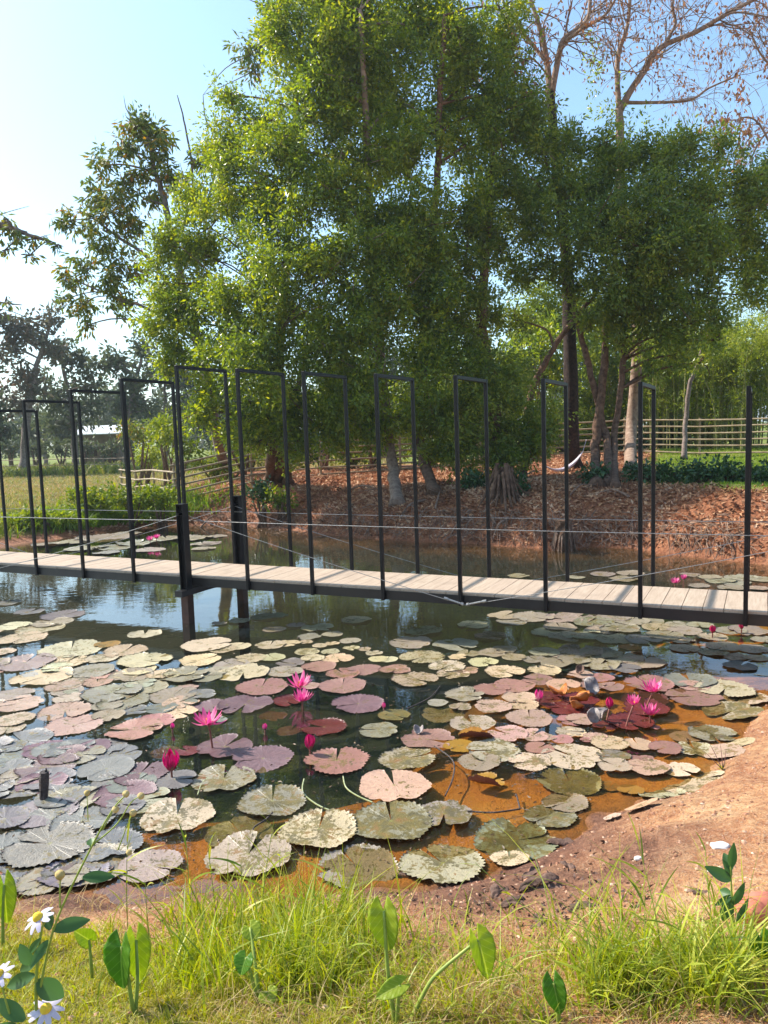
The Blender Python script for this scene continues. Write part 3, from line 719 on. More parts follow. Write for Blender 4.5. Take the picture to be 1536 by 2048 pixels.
# bare-crowned trees with dark rough trunks
def twigtree(mbt, p, d, r, ln, depth, rng, droop=.0, minr=.006):
    n = 5; pts = [p]; dd = d.copy()
    for i in range(n):
        dd = dd + rng.normal(0, .16, 3) + np.array([0, 0, -droop * (1.5 if depth < 2 else .3)]); dd /= np.linalg.norm(dd)
        pts.append(pts[-1] + dd * ln / n)
    mbt.tube(np.array(pts), np.linspace(r, max(r * .6, minr), n + 1), 6 if r > .03 else 4, cap=False)
    ends = [pts[-1]]
    if depth > 0:
        for k in range(rng.integers(2, 4)):
            j = rng.integers(2, n + 1)
            nd = dd + rng.normal(0, .55, 3); nd /= np.linalg.norm(nd)
            ends += twigtree(mbt, pts[j], nd, max(r * .55, minr), ln * rng.uniform(.62, .85), depth - 1, rng, droop, minr)
    return ends
def bare_tree(name, base, label, trunk, r0, r1, limbs, bm, lm, seed, blobs=(), droop=.06, nleaf=10, depth=4, tipL=.14, dens=12):
    rng = np.random.default_rng(seed)
    t = empty(name, base, label, 'tree')
    P = spline(trunk, 26); u = np.linspace(0, 1, 26); rad = r0 * (1 - u) + r1 * u; rad[0] *= 1.4
    q = MB(); q.tube(P, rad, 12, jit=.18); q.build('trunk', bm, t, smooth=True)
    tips = []
    for pts, ra, rb in limbs:
        q = MB(); L_ = spline(pts, 16); q.tube(L_, np.linspace(ra, rb, 16), 8, jit=.1)
        for j in range(3, 16):
            for rep in range(1 if j % 2 else 2):
                nd = (L_[j] - L_[j - 1]); nd = nd / np.linalg.norm(nd) + rng.normal(0, .75, 3); nd[2] += .1; nd /= np.linalg.norm(nd)
                tips += twigtree(q, L_[j], nd, max(rb * .5, .010), rng.uniform(.7, 1.3), depth - 2, rng, droop, .005)
        q.build('limb', M['bark_pale'], t, smooth=True)
    tips = np.array(tips)
    sel = tips[rng.random(len(tips)) < .5]
    idx = np.repeat(np.arange(len(sel)), nleaf)
    if len(idx):
        C = sel[idx] + rng.normal(0, .12, (len(idx), 3)); D = rng.normal(size=(len(idx), 3)) * .5 + [0, 0, -1]; D /= np.linalg.norm(D, axis=1, keepdims=True)
        q = MB(); V, Q = leaves(C, D, tipL, tipL * .45, rng=rng); q.add(V, Q, att=np.repeat(rng.random(len(idx)), 4))
        q.build('hanging_leaves', lm, t)
    if blobs:
        q = MB(); crown_mesh(q, [blob(*a) for a in blobs], dens, .12, .055, .3, 18, .3, rng, .45, .25)
        q.build('climbing_foliage', M['leaf_ever'], t)
    return t
b6 = G(1147, 938); Y6 = 24.0
bare_tree('bare_tree', b6, 'tall dark-barked tree with forked bare upper limbs above the evergreens', [b6] + PT([(1143, 840, 0), (1140, 700, 0), (1135, 560, 0), (1125, 420, 0), (1110, 300, 0), (1100, 185, 0)], Y6), .24, .13,
          [(PT([(1100, 190, 0), (1092, 110, .2), (1075, 40, .2), (1050, -30, .3)], Y6), .10, .05), (PT([(1103, 190, 0), (1118, 110, 0), (1130, 75, 0), (1175, 40, 0), (1180, -30, 0)], Y6), .10, .05),
           (PT([(1128, 85, 0), (1160, 60, -.3), (1210, 30, -.6), (1240, -20, -.8)], Y6), .06, .03), (PT([(1090, 120, 0), (1050, 70, .3), (1010, 10, .3), (990, -40, .3)], Y6), .06, .03),
           (PT([(1095, 150, 0), (1065, 118, -.5), (1035, 125, -.8)], Y6), .03, .012)], M['bark_dark'], M['leaf_brown'], 21, blobs=[(1095, 330, Y6, 22)], nleaf=5, depth=3)
b7 = G(1262, 945); Y7 = 24.5
bare_tree('bare_tree', b7, 'bare-crowned tree with sweeping leafless limbs arching to the right edge', [b7] + PT([(1262, 860, 0), (1275, 700, 0), (1265, 540, 0), (1245, 400, 0), (1240, 260, 0), (1238, 215, 0)], Y7), .18, .11,
          [(PT([(1238, 225, 0), (1262, 180, 0), (1290, 140, 0), (1320, 95, 0), (1390, 65, 0), (1450, 30, 0), (1536, -15, 0)], Y7), .11, .05),
           (PT([(1238, 220, 0), (1235, 120, .2), (1255, 50, .3), (1262, -30, .3)], Y7), .09, .04),
           (PT([(1252, 205, 0), (1310, 205, .4), (1380, 200, .6), (1420, 175, .8), (1480, 150, 1)], Y7), .06, .02),
           (PT([(1320, 100, 0), (1350, 50, .3), (1345, 10, .3), (1360, -40, .3)], Y7), .05, .03),
           (PT([(1410, 55, 0), (1470, 25, -.3), (1560, 40, -.6)], Y7), .04, .02)], M['bark_pale'], M['leaf_brown'], 22,
          blobs=[(1195, 130, Y7, 38, 55), (1225, 200, Y7, 36, 45), (1185, 60, Y7, 22, 40), (1240, 270, Y7, 40, 40), (1290, 235, Y7, 26, 18)], nleaf=3, depth=4, dens=34)
b8 = G(1368, 918)
tree('slender_tree', b8, 'thin pale tree leaning right beside the bamboo rail fence', 'tree',
     [([b8] + PT([(1372, 840, 0), (1380, 770, 0), (1398, 720, 0), (1412, 665, 0), (1425, 600, 0)], 26), .085, .03)], [], None, M['bark_grey'], seed=5)
# brown-orange tree at right edge
b9 = np.array([17.5, 25.5, 0]); b9[2] = hz(b9[0], b9[1])
bare_tree('russet_tree', b9, 'russet-leaved tree reaching in from the right edge of the view', [b9] + PT([(1800, 700, 0), (1780, 500, 0), (1720, 380, 0)], 25.5), .2, .1,
          [(PT([(1740, 420, 0), (1640, 300, 0), (1545, 260, 0), (1500, 320, 0)], 25.5), .07, .02), (PT([(1720, 390, 0), (1620, 200, 0), (1530, 120, 0), (1500, 60, 0)], 25.5), .06, .02),
           (PT([(1700, 460, 0), (1590, 380, 0), (1520, 250, 0), (1480, 235, 0)], 24.5), .05, .02), (PT([(1760, 480, 0), (1620, 480, 0), (1540, 400, 0), (1500, 420, 0)], 25), .06, .02)],
          M['bark'], M['leaf_brown'], 23, nleaf=12, depth=3, tipL=.17)
# left tree with yellowing leaves, standing behind the evergreen
b10 = G(452, 955); Y10 = 25.5
tree('yellowing_tree', b10, 'open-crowned tree with yellowing leaves left of the big evergreens', 'tree',
     [([b10] + PT([(430, 850, 0), (400, 700, 0), (360, 560, 0), (335, 430, 0), (310, 340, 0), (290, 260, 0)], Y10), .2, .03),
      (PT([(375, 620, 0), (300, 520, 0), (230, 470, 0), (180, 430, 0)], Y10), .07, .02), (PT([(390, 680, 0), (300, 620, 0), (220, 590, 0), (150, 560, 0)], Y10), .06, .015),
      (PT([(350, 500, 0), (385, 380, 0), (372, 260, 0), (354, 190, 0)], Y10), .05, .012), (PT([(400, 450, 0), (440, 300, 0), (412, 240, 0), (406, 190, 0)], Y10), .03, .01)],
     [blob(*a) for a in [(265, 240, Y10, 26), (290, 270, Y10, 42, 30), (250, 300, Y10, 30), (320, 300, Y10, 36), (215, 330, Y10, 24, 34), (340, 350, Y10, 32, 28), (270, 350, Y10, 32), (180, 390, Y10, 32), (240, 400, Y10, 40), (300, 400, Y10, 26), (150, 440, Y10, 26), (205, 460, Y10, 44), (260, 470, Y10, 36),
                         (225, 540, Y10, 40), (165, 540, Y10, 28, 24), (130, 560, Y10, 26, 18), (240, 600, Y10, 30), (170, 610, Y10, 34, 26), (125, 600, Y10, 16), (270, 540, Y10, 24), (400, 320, Y10, 26), (500, 110, Y10, 26, 34), (510, 140, Y10, 20), (430, 320, Y10, 22), (400, 400, Y10, 30), (175, 650, Y10, 16)]],
     M['leaf_yel'], M['bark_grey'], 49, .22, .075, .38, 18, .75, seed=16, shell=.4)
# overhanging branch at the left edge
b11 = np.array([-17, 21.0, 0.0]); b11[2] = hz(b11[0], b11[1])
tree('overhanging_tree', b11, 'tree beyond the left edge whose leafy branch tips hang into view', 'tree',
     [([b11] + PT([(-480, 700, 0), (-420, 500, 0), (-260, 430, 0), (-100, 430, 0), (0, 450, 0), (60, 470, 0), (110, 485, 0)], 21), .2, .012), (PT([(-300, 450, 0), (-150, 560, 0), (-20, 600, 0), (45, 610, 0)], 21), .05, .01)],
     [blob(*a) for a in [(15, 440, 21, 20), (25, 470, 21, 30, 14), (70, 478, 21, 26, 12), (10, 500, 21, 18), (60, 510, 21, 12), (115, 490, 21, 16, 8), (-60, 450, 21, 50), (10, 605, 21, 14, 8)]],
     M['leaf_yel'], M['bark_grey'], 26, .2, .07, .22, 9, .8, seed=17, shell=.5)

# understory and beyond the fence
def bush(px, py, Y, rp, rpy, label, lm, name='bush', cat='bush', dens=26, L=.16, W=.06, seed=1, group=None, nb=5, base_z=None, bm='bark'):
    rng = np.random.default_rng(seed)
    c = atY(px, py, Y); gz = hz(c[0], c[1]); base = (c[0], c[1], gz)
    t = empty(name, base, label, cat, group); k = mpp(Y)
    bl = []
    for i in range(nb):
        dx = rng.uniform(-.6, .6) * rp * k; dz = rng.uniform(-.5, .5) * rpy * k; dy = rng.uniform(-.3, .3) * rp * k
        s = rng.uniform(.5, .8)
        bl.append((c[0] + dx, c[1] + dy, max(c[2] + dz, gz + .2), rp * k * s, rp * k * s * .8, rpy * k * s))
    q = MB()
    for b_ in bl:
        q.tube(spline([np.array(base) + [rng.normal(0, .1), 0, -.05], np.array([(base[0] + b_[0]) / 2, b_[1], (gz + b_[2]) / 2]), b_[:3]], 6), np.linspace(.04 * Y / 22, .012, 6), 6)
    q.build('stems', M[bm], t)
    q = MB(); crown_mesh(q, bl, dens * 1.8, L, W, L * 2.2, 20, .3, rng, .45, .22)
    q.build('foliage', lm, t)
    return t
bl_ = [(640, 800, 30, 90, 75, 'yellow-green shrub behind the left evergreen trunks', 'leaf_lime'), (740, 850, 31, 80, 70, 'lime shrub seen between frames behind the pale leaning trunk', 'leaf_lime'),
       (860, 800, 31, 90, 85, 'lime shrub behind the slanting brown trunk', 'leaf_lime'), (960, 780, 33, 95, 110, 'dense shrub behind the buttressed evergreen', 'leaf_dark'),
       (1060, 740, 33, 100, 110, 'tall shrub between the buttressed evergreen and the dark trunk', 'leaf_ever'), (1080, 620, 35, 80, 80, 'yellow-green treetop glimpsed left of the dark trunk', 'leaf_lime'),
       (1150, 800, 34, 90, 110, 'dark shrub directly behind the dark rough trunk', 'leaf_dark'), (1230, 770, 34, 90, 130, 'dark shrub behind the three brown trunks', 'leaf_dark'),
       (1190, 640, 36, 80, 80, 'lime treetop seen through the gap above the hammock', 'leaf_lime'), (1310, 760, 35, 90, 120, 'shrub behind the right rail fence, beside the bare-crowned tree', 'leaf_ever'),
       (1130, 880, 32, 60, 40, 'low dark shrub against the rail fence by the hammock', 'leaf_dark'), (1300, 880, 33, 70, 45, 'low shrub against the rail fence right of the trunks', 'leaf_ivy')]
for k, (px, py, Y, rp, rpy, lb, lm) in enumerate(bl_):
    bush(px, py, Y, rp, rpy, lb, M[lm], seed=100 + k, dens=24, L=.2, W=.08, nb=6, group='shrubs behind the rail fence')
bl_ = [(px_, 905 - (px_ - 500) * .05 + 8 * (i_ % 2), 33.5, 46, 34, f'low dark shrub beyond the rail fence, {w_}', ['leaf_dark', 'leaf_ever', 'leaf_ivy'][i_ % 3]) for i_, (px_, w_) in enumerate([(500, 'behind the big evergreen foot'), (570, 'behind the three-stemmed trunk foot'), (640, 'behind the fifth frame'), (710, 'left of the pale leaning trunk'), (780, 'behind the pale leaning trunk'), (850, 'behind the slanting trunk'), (920, 'behind the seventh frame'), (1000, 'behind the buttress roots'), (1080, 'left of the dark trunk'), (1160, 'right of the dark trunk'), (1230, 'behind the three brown trunks'), (1330, 'left of the thin leaning tree'), (1400, 'right of the thin leaning tree'), (1480, 'behind the last frame')])]
for k, (px, py, Y, rp, rpy, lb, lm) in enumerate(bl_):
    bush(px, py, Y, rp, rpy, lb, M[lm], seed=230 + k, dens=40, L=.2, W=.08, nb=6, group='shrubs behind the rail fence')
for k, (px, py, rp, rpy, lb) in enumerate([(120, 892, 26, 14, 'dark shrub left of the far shed'), (165, 896, 22, 10, 'low shrub in front of the far shed wall'), (215, 893, 22, 12, 'shrub against the far shed, under its pale roof'), (70, 893, 24, 12, 'shrub between the pale trunk and the far shed'), (20, 895, 30, 14, 'shrub at the far field edge on the left'), (262, 880, 24, 22, 'shrub right of the far shed')]):
    bush(px, py, 64, rp, rpy, lb, M['leaf_far'], seed=260 + k, dens=9, L=.35, W=.2, nb=4, group='shrubs in the far field')
bl_ = [(290, 905, 36, 46, 26, 'yellow-leaved shrub growing at the left end of the rail fence', 'leaf_lime'), (350, 880, 28, 60, 46, 'bright shrub with yellow sprays behind the fence left of the evergreens', 'leaf_lime'),
       (270, 870, 34, 45, 30, 'shrub with pinkish young leaves behind the left fence end', 'leaf_yel'), (420, 925, 28.5, 50, 34, 'lime shrub leaning through the fence rails under the tallest frame', 'leaf_lime'),
       (330, 850, 33, 36, 34, 'feathery yellow-green shrub rising over the left fence', 'leaf_lime'), (480, 880, 29, 60, 50, 'leafy shrub at the foot of the big evergreen', 'leaf_ever')]
for k, (px, py, Y, rp, rpy, lb, lm) in enumerate(bl_):
    bush(px, py, Y, rp, rpy, lb, M[lm], seed=130 + k, dens=26, L=.18, W=.07, nb=5, group='shrubs around the left fence')
bl_ = [(1400, 965, 18.4, 42, 26, 'glossy creeping shrub on the lawn edge, between the last two frames', 'leaf_ivy'), (1450, 985, 18.0, 46, 26, 'glossy creeping shrub spilling down the bank near the last frame', 'leaf_ivy'),
       (1340, 985, 18.8, 34, 20, 'small dark shrub left of the creeping shrubs', 'leaf_ivy'), (1515, 1000, 17.6, 32, 24, 'glossy shrub at the right edge below the lawn', 'leaf_ivy'),
       (1040, 1035, 19.2, 34, 26, 'dark leafy creeper hanging at the waterline below the buttressed tree', 'leaf_ivy'), (940, 1000, 20.5, 32, 30, 'dark creeper around the foot of the buttressed evergreen', 'leaf_ivy'),
       (1290, 1010, 19, 40, 18, 'sparse green weed on the shaded bank behind the ninth frame', 'leaf_ivy'), (1190, 1010, 19.5, 26, 14, 'low green weed on the bank under the three trunks', 'leaf_ivy'),
       (200, 1003, 23.5, 54, 30, 'bright green leafy weed mound on the left far bank', 'leaf_lime'), (265, 998, 23.2, 58, 36, 'largest bright green weed mound below the fence end', 'leaf_lime'), (325, 1006, 22.8, 42, 26, 'bright green weed mound left of the front anchor post', 'leaf_lime'), (30, 1050, 21.9, 50, 16, 'green waterside weeds at the left end of the far bank', 'leaf_lime'), (110, 1040, 22.2, 46, 14, 'green waterside weeds right of the leftmost ones', 'leaf_lime'),
       (520, 985, 22.5, 34, 20, 'straggly grey-green weed on the litter bank by the rear anchor post', 'leaf_ivy'), (560, 995, 22.2, 22, 20, 'bright green sprig on the litter bank behind the fourth frame', 'leaf_lime')]
for k, (px, py, Y, rp, rpy, lb, lm) in enumerate(bl_):
    bush(px, py, Y, rp, rpy, lb, M[lm], seed=160 + k, dens=44, L=.13, W=.07, nb=8, name='bank_shrub', group='low shrubs on the far bank')
# bamboo thicket
for k, (px, Y, top, lb) in enumerate([(1285, 33, 640, 'bamboo clump behind the fence, nearest the bare-crowned trunk'), (1350, 32, 640, 'bamboo clump behind the thin leaning tree'), (1425, 31, 640, 'tall bamboo clump left of the last frame, over the fence'),
                                      (1500, 30.5, 655, 'bamboo clump behind the last frame'), (1570, 30, 630, 'bright bamboo clump at the right edge of the view'), (1650, 31, 610, 'bamboo clump just beyond the right edge')]):
    rng = np.random.default_rng(200 + k)
    c = atY(px, 870, Y); gz = hz(c[0], c[1]); t = empty('bamboo_clump', (c[0], c[1], gz), lb, 'bamboo', 'bamboo clumps beyond the fence')
    ht = atY(px, top, Y)[2] - gz
    q = MB(); ql = MB(); kk = mpp(Y)
    for j in range(26):
        a = np.array([c[0] + rng.normal(0, .7), c[1] + rng.normal(0, .6), gz - .05]); hh = ht * rng.uniform(.7, 1.05)
        dxy = rng.normal(0, .35, 2)
        P = spline([a, a + [dxy[0] * .3, dxy[1] * .3, hh * .5], a + [dxy[0] * 1.2, dxy[1] * 1.2, hh * .85], a + [dxy[0] * 2.4, dxy[1] * 2, hh]], 12)
        q.tube(P, np.linspace(.03, .008, 12), 5)
        bl = [(*P[i], .35, .35, .3) for i in range(3, 12)]
        crown_mesh(ql, bl, 30, .2, .035, .3, 12, .5, rng, .6, .3)
    q.build('culms', M['culm'], t); ql.build('foliage', M['leaf_bamboo'], t)

# distant trees on the left and behind everything
for k, (px, Y, gy, crn, lb, lm, trk) in enumerate([
    (45, 58, 915, [(40, 650, 50, 34), (10, 700, 40, 40), (80, 690, 46, 44), (60, 760, 50, 44), (20, 800, 40, 30), (100, 640, 26, 20), (-20, 640, 50, 40)], 'tall thin-crowned tree with pale trunk in the far field at left', 'leaf_farred', .36),
    (150, 62, 905, [(150, 720, 44, 36), (130, 780, 55, 46), (170, 820, 50, 34), (110, 840, 40, 28), (120, 700, 28, 22), (180, 760, 28, 28)], 'dark round tree in front of the shed in the far field', 'leaf_far', .3),
    (250, 60, 905, [(235, 720, 40, 26), (270, 760, 46, 40), (240, 820, 46, 40), (290, 690, 36, 26), (300, 820, 36, 44), (205, 730, 20, 14)], 'grey-green tree behind the second and third frames', 'leaf_far', .26),
    (330, 66, 905, [(330, 740, 50, 46), (340, 840, 50, 50), (380, 780, 50, 60)], 'distant tree partly hidden by the big evergreen', 'leaf_far', .26),
    (-70, 55, 920, [(-80, 700, 80, 80), (-30, 820, 60, 50), (-10, 860, 40, 36)], 'dark tree at the left edge of the far field', 'leaf_far', .3),
    (90, 80, 900, [(90, 850, 60, 34), (140, 862, 40, 26), (40, 862, 50, 26)], 'low dark tree behind the pale trunk in the far field', 'leaf_far', .2),
    (200, 95, 895, [(200, 800, 60, 30), (230, 845, 50, 30), (280, 840, 60, 40)], 'hazy tree behind the shed roof', 'leaf_far', .2),
    (520, 60, 900, [(520, 820, 110, 90), (440, 850, 60, 60)], 'distant tree filling in behind the left evergreen', 'leaf_far', .3),
    (800, 60, 890, [(700, 760, 120, 120), (820, 780, 120, 120)], 'distant tree behind the middle evergreens', 'leaf_far', .3),
    (1100, 62, 880, [(1000, 740, 110, 120), (1120, 720, 110, 120)], 'distant tree behind the dark trunk', 'leaf_far', .3),
    (1400, 60, 870, [(1300, 720, 100, 100), (1420, 730, 110, 100), (1530, 720, 80, 90)], 'distant tree behind the bamboo thicket', 'leaf_far', .3)]):
    p = atY(px, gy, Y); p[2] = hz(p[0], p[1])
    topp = max(crn, key=lambda a: -a[1])
    tree('distant_tree', p, lb, 'tree', [([p] + PT([(px + (topp[0] - px) * .25, gy * .6 + topp[1] * .4, 0), (topp[0], topp[1], 0)], Y), trk, .06)],
         [blob(a, b_, Y, r1 * .8, r2 * .8, r1 * .8) for a, b_, r1, r2 in crn] + [blob(a + RNG.uniform(-.7, .7) * r1, b_ + RNG.uniform(-.7, .7) * r2, Y, r1 * .4, r2 * .4) for a, b_, r1, r2 in crn for _ in range(3)],
         M[lm], M['bark_grey'], 5.5, .45, .22, .9, 16, .3, seed=40 + k, group='trees in the far field')
# far wood on the horizon
q = MB(); rng = np.random.default_rng(77)
bl = []
for k in range(70):
    X = -150 + k * 4.6; Yw = 150 + rng.uniform(-20, 20)
    bl.append((X, Yw, 3.5 + rng.uniform(0, 3), 5, 5, rng.uniform(4, 7)))
crown_mesh(q, bl, 1.1, 1.5, 1.0, 2.5, 12, .2, rng, .5, .2)
tag(q.build('far_woodland', M['leaf_far']), 'far-off line of woodland along the horizon behind the field', 'woodland', kind='stuff')

# ------------------------------------------------------------------ shed in the field
Ys = 72
a = atY(150, 872, Ys); b_ = atY(246, 862, Ys)
gz = hz(a[0], Ys)
sh = empty('field_shed', ((a[0] + b_[0]) / 2, Ys, gz), 'low brown shed with pale metal roof in the far field', 'shed')
cx = (a[0] + b_[0]) / 2; wd = b_[0] - a[0]
ze = atY(170, 868, Ys)[2]
MB().box((cx, Ys + 2, (gz - .2 + ze) / 2), (wd - .6, 4, ze - gz + .2)).build('wall', M['shedwall'], sh)
q = MB(); q.add([[a[0], Ys - .8, ze - .1], [b_[0], Ys - .8, ze - .1], [b_[0], Ys + 2, ze + .7], [a[0], Ys + 2, ze + .7], [b_[0], Ys + 4.8, ze - .1], [a[0], Ys + 4.8, ze - .1],
                 [a[0], Ys - .8, ze - .02], [b_[0], Ys - .8, ze - .02], [b_[0], Ys + 2, ze + .78], [a[0], Ys + 2, ze + .78], [b_[0], Ys + 4.8, ze - .02], [a[0], Ys + 4.8, ze - .02]],
                [[0, 3, 2, 1], [3, 5, 4, 2], [6, 7, 8, 9], [9, 8, 10, 11], [0, 1, 7, 6], [5, 11, 10, 4], [0, 6, 9, 3], [3, 9, 11, 5], [1, 2, 8, 7], [2, 4, 10, 8]])
q.build('roof', M['roof'], sh)
MB().box((cx + wd * .2, Ys - .03, gz + .95), (1.1, .06, 2.0)).build('door', M['bark_dark'], sh)
MB().box((cx - wd * .2, Ys - .03, gz + 1.3), (1.2, .06, .8)).build('window', M['bark_dark'], sh)

# ------------------------------------------------------------------ fences
def fence(pts, n_rail, h, label, spacing=2.4, r=.033, name='rail_fence', m='bamboo'):
    P = [np.array([x, y, hz(x, y)]) for x, y in pts]
    f = empty(name, P[0], label, 'fence')
    posts = []
    for a, b_ in zip(P[:-1], P[1:]):
        L = np.linalg.norm((b_ - a)[:2]); k = max(1, int(round(L / spacing)))
        for i in range(k): posts.append(a + (b_ - a) * i / k)
    posts.append(P[-1])
    for p in posts: p[2] = hz(p[0], p[1])
    for p in posts:
        MB().tube([p + [0, .03, -.2], p + [RNG.normal(0, .01), .03, h + .1]], [r * 1.35, r * 1.2], 8).build('post', M[m], f)
    for j in range(n_rail):
        q = MB(); zz = .12 + (h - .12) * j / (n_rail - 1)
        path = [p + np.array([0, -.03, zz + RNG.normal(0, .018)]) for p in posts]
        for u, v in zip(path[:-1], path[1:]):
            e = (v - u) / np.linalg.norm(v - u)
            q.tube([u - e * .12 + [0, RNG.normal(0, .012), 0], (u + v) / 2 + [0, 0, RNG.normal(0, .014)], v + e * .12], [r, r * .95, r * .85], 7)
        q.build('rail', M[m], f)
    return f
def xy(px, Y): p = atY(px, 900, Y); return (p[0], p[1])
fence([xy(345, 25.0), xy(500, 25.6), xy(640, 27.6), xy(800, 29), xy(960, 29.5), xy(1100, 29.5), xy(1250, 29), xy(1400, 27.5), xy(1560, 26), xy(1800, 25)], 6, 1.25, 'long bamboo rail fence running behind the trees to the right edge')
fence([xy(238, 32), xy(345, 25.2)], 4, 1.0, 'short return run of bamboo rail fence at its left end, going away')
fence([xy(-150, 62), xy(0, 60), xy(130, 58), xy(245, 56)], 3, 1.0, 'thin pale field fence far off on the left', 3.5, .03, 'field_fence')

# ------------------------------------------------------------------ hammock
pA, pB = atY(1165, 905, 24), atY(1095, 935, 22.2)
hm = empty('hammock', (pA + pB) / 2, 'lilac-white cloth hammock slung between trunks on the far bank', 'hammock')
u = np.linspace(0, 1, 14); v = np.linspace(-1, 1, 6)
V = []
for uu in u:
    c = pA * (1 - uu) + pB * uu - np.array([0, 0, .32 * 4 * uu * (1 - uu)]); w_ = .06 + .16 * math.sin(math.pi * uu)
    for vv in v: V.append(c + np.array([.1 * vv * w_, vv * w_, .12 * vv * vv * w_ * 4]))
I = (np.arange(13)[:, None] * 6 + np.arange(5)[None])
q = MB(); q.add(V, np.stack([I, I + 1, I + 7, I + 6], -1).reshape(-1, 4)); ho = q.build('sling', M['cloth'], hm, smooth=True)
sm = ho.modifiers.new('s', 'SOLIDIFY'); sm.thickness = .012
MB().tube([pA, pA + (pA - pB) * .12 + [0, 0, .35]], .012, 6).build('rope', M['cloth'], hm)
MB().tube([pB, pB + (pB - pA) * .12 + [0, 0, .2]], .012, 6).build('rope', M['cloth'], hm)

# ------------------------------------------------------------------ lily pads
def pad_mesh(seed, teeth=40, notch=.10, curl=.02, fold=0, wave=.02, missing=0, name='lily_pad', mt='pad'):
    rng = np.random.default_rng(seed)
    ns = teeth * 2; th = np.linspace(notch, 2 * math.pi - notch, ns + 1)
    rings = [.0, .12, .3, .5, .7, .86, .95, 1.0]
    ph = rng.random(6) * 6.28
    V = []; n = ns + 1
    edge = 1 + .03 * np.sin(th * 3 + ph[0]) + .02 * np.sin(th * 7 + ph[1])
    tooth = np.where(np.arange(n) % 2 == 0, 1.0, 1 - (.03, .055, .075)[seed % 3]) + rng.normal(0, .010, n)
    # round the lobes by the notch
    lobe = 1 - .16 * np.exp(-(th - notch) / .09) - .16 * np.exp(-(2 * math.pi - notch - th) / .09)
    bite = np.ones(n)
    for _ in range(missing):
        c = rng.uniform(.5, 5.8); bite -= rng.uniform(.1, .28) * np.exp(-((th - c) / rng.uniform(.06, .2)) ** 2)
    for r in rings:
        rr = r * edge * lobe * (1 - (1 - bite) * (r > .6) * r) * (tooth if r > .96 else 1)
        x = rr * np.cos(th); y = rr * np.sin(th)
        z = wave * r * np.sin(th * 2 + ph[2]) + wave * .7 * r ** 2 * np.sin(th * 5 + ph[3]) + .005 * r * np.sin(th * 17 + .8 * np.sin(th * 5)) + .7 * curl * r ** 6 * (1 + .7 * np.sin(th * 3 + ph[4]) + (.5 if True else 0) * np.where(np.arange(n) % 2 == 0, 1, 0))
        # raised lips beside the cut
        z = z + .035 * r * (np.exp(-(th - notch) / .25) * rng.uniform(0, 1) + np.exp(-(2 * math.pi - notch - th) / .25) * rng.uniform(0, 1))
        if fold:
            s = x * math.cos(ph[5]) + y * math.sin(ph[5])
            k = np.maximum(0, s - .3); z = z + k * fold; x = x - math.cos(ph[5]) * k * .35 * abs(fold); y = y - math.sin(ph[5]) * k * .35 * abs(fold)
        V.append(np.stack([x, y, z], -1))
    V = np.concatenate(V); m_ = len(rings)
    I = (np.arange(m_ - 1)[:, None] * n + np.arange(n - 1)[None])
    q = MB(); q.add(V, np.stack([I, I + n, I + n + 1, I + 1], -1).reshape(-1, 4))
    o_ = q.build(name, M[mt], smooth=True)
    return o_
PV = {'n': [pad_mesh(300 + k, 34 + 3 * (k % 4), [.03, .06, .10, .17, .04, .08, .13, .05][k], [.02, .03, .015, .04, .02, .03, .02, .05][k], 0, [.014, .02, .016, .026, .012, .02, .024, .03][k], [0, 0, 1, 2, 0, 1, 2, 3][k]) for k in range(8)],
      'R': [pad_mesh(330 + k, 30, [.05, .1, .2][k], [.03, .10, .05][k], 0, .03, 1, mt='pad_red') for k in range(3)],
      'F': [pad_mesh(340 + k, 34, .2, .04, [.9, 1.3][k], .03, 2) for k in range(2)]}
for l in PV.values():
    for o_ in l: COL.objects.unlink(o_)
KOL = {'C': ((.45, .37, .235), 0.5, 'cream'), 'G': ((.265, .228, .165), 0.5, 'grey-cream'), 'B': ((.155, .148, .142), 0.38, 'slate-grey'), 'P': ((.30, .155, .13), 0.42, 'dusty pink'),
       'K': ((.40, .27, .20), 0.5, 'pinkish cream'), 'M': ((.150, .092, .098), 0.2, 'mauve'), 'R': ((0.119, 0.025, 0.022), .1, 'glossy dark red'), 'D': ((0.069, 0.018, 0.012), .1, 'sunken maroon'),
       'O': ((.17, .14, .055), 0.8, 'olive'), 'Y': ((0.324, 0.160, 0.017), .35, 'yellow-orange'), 'N': ((.265, .235, .175), 0.76, 'grey-green blotched'), 'T': ((.39, .325, .24), 0.82, 'cream and olive blotched'),
       'S': ((.24, .21, .14), 0.7, 'submerged olive-grey'), 'E': ((.50, .39, .26), 0.62, 'bleached cream')}
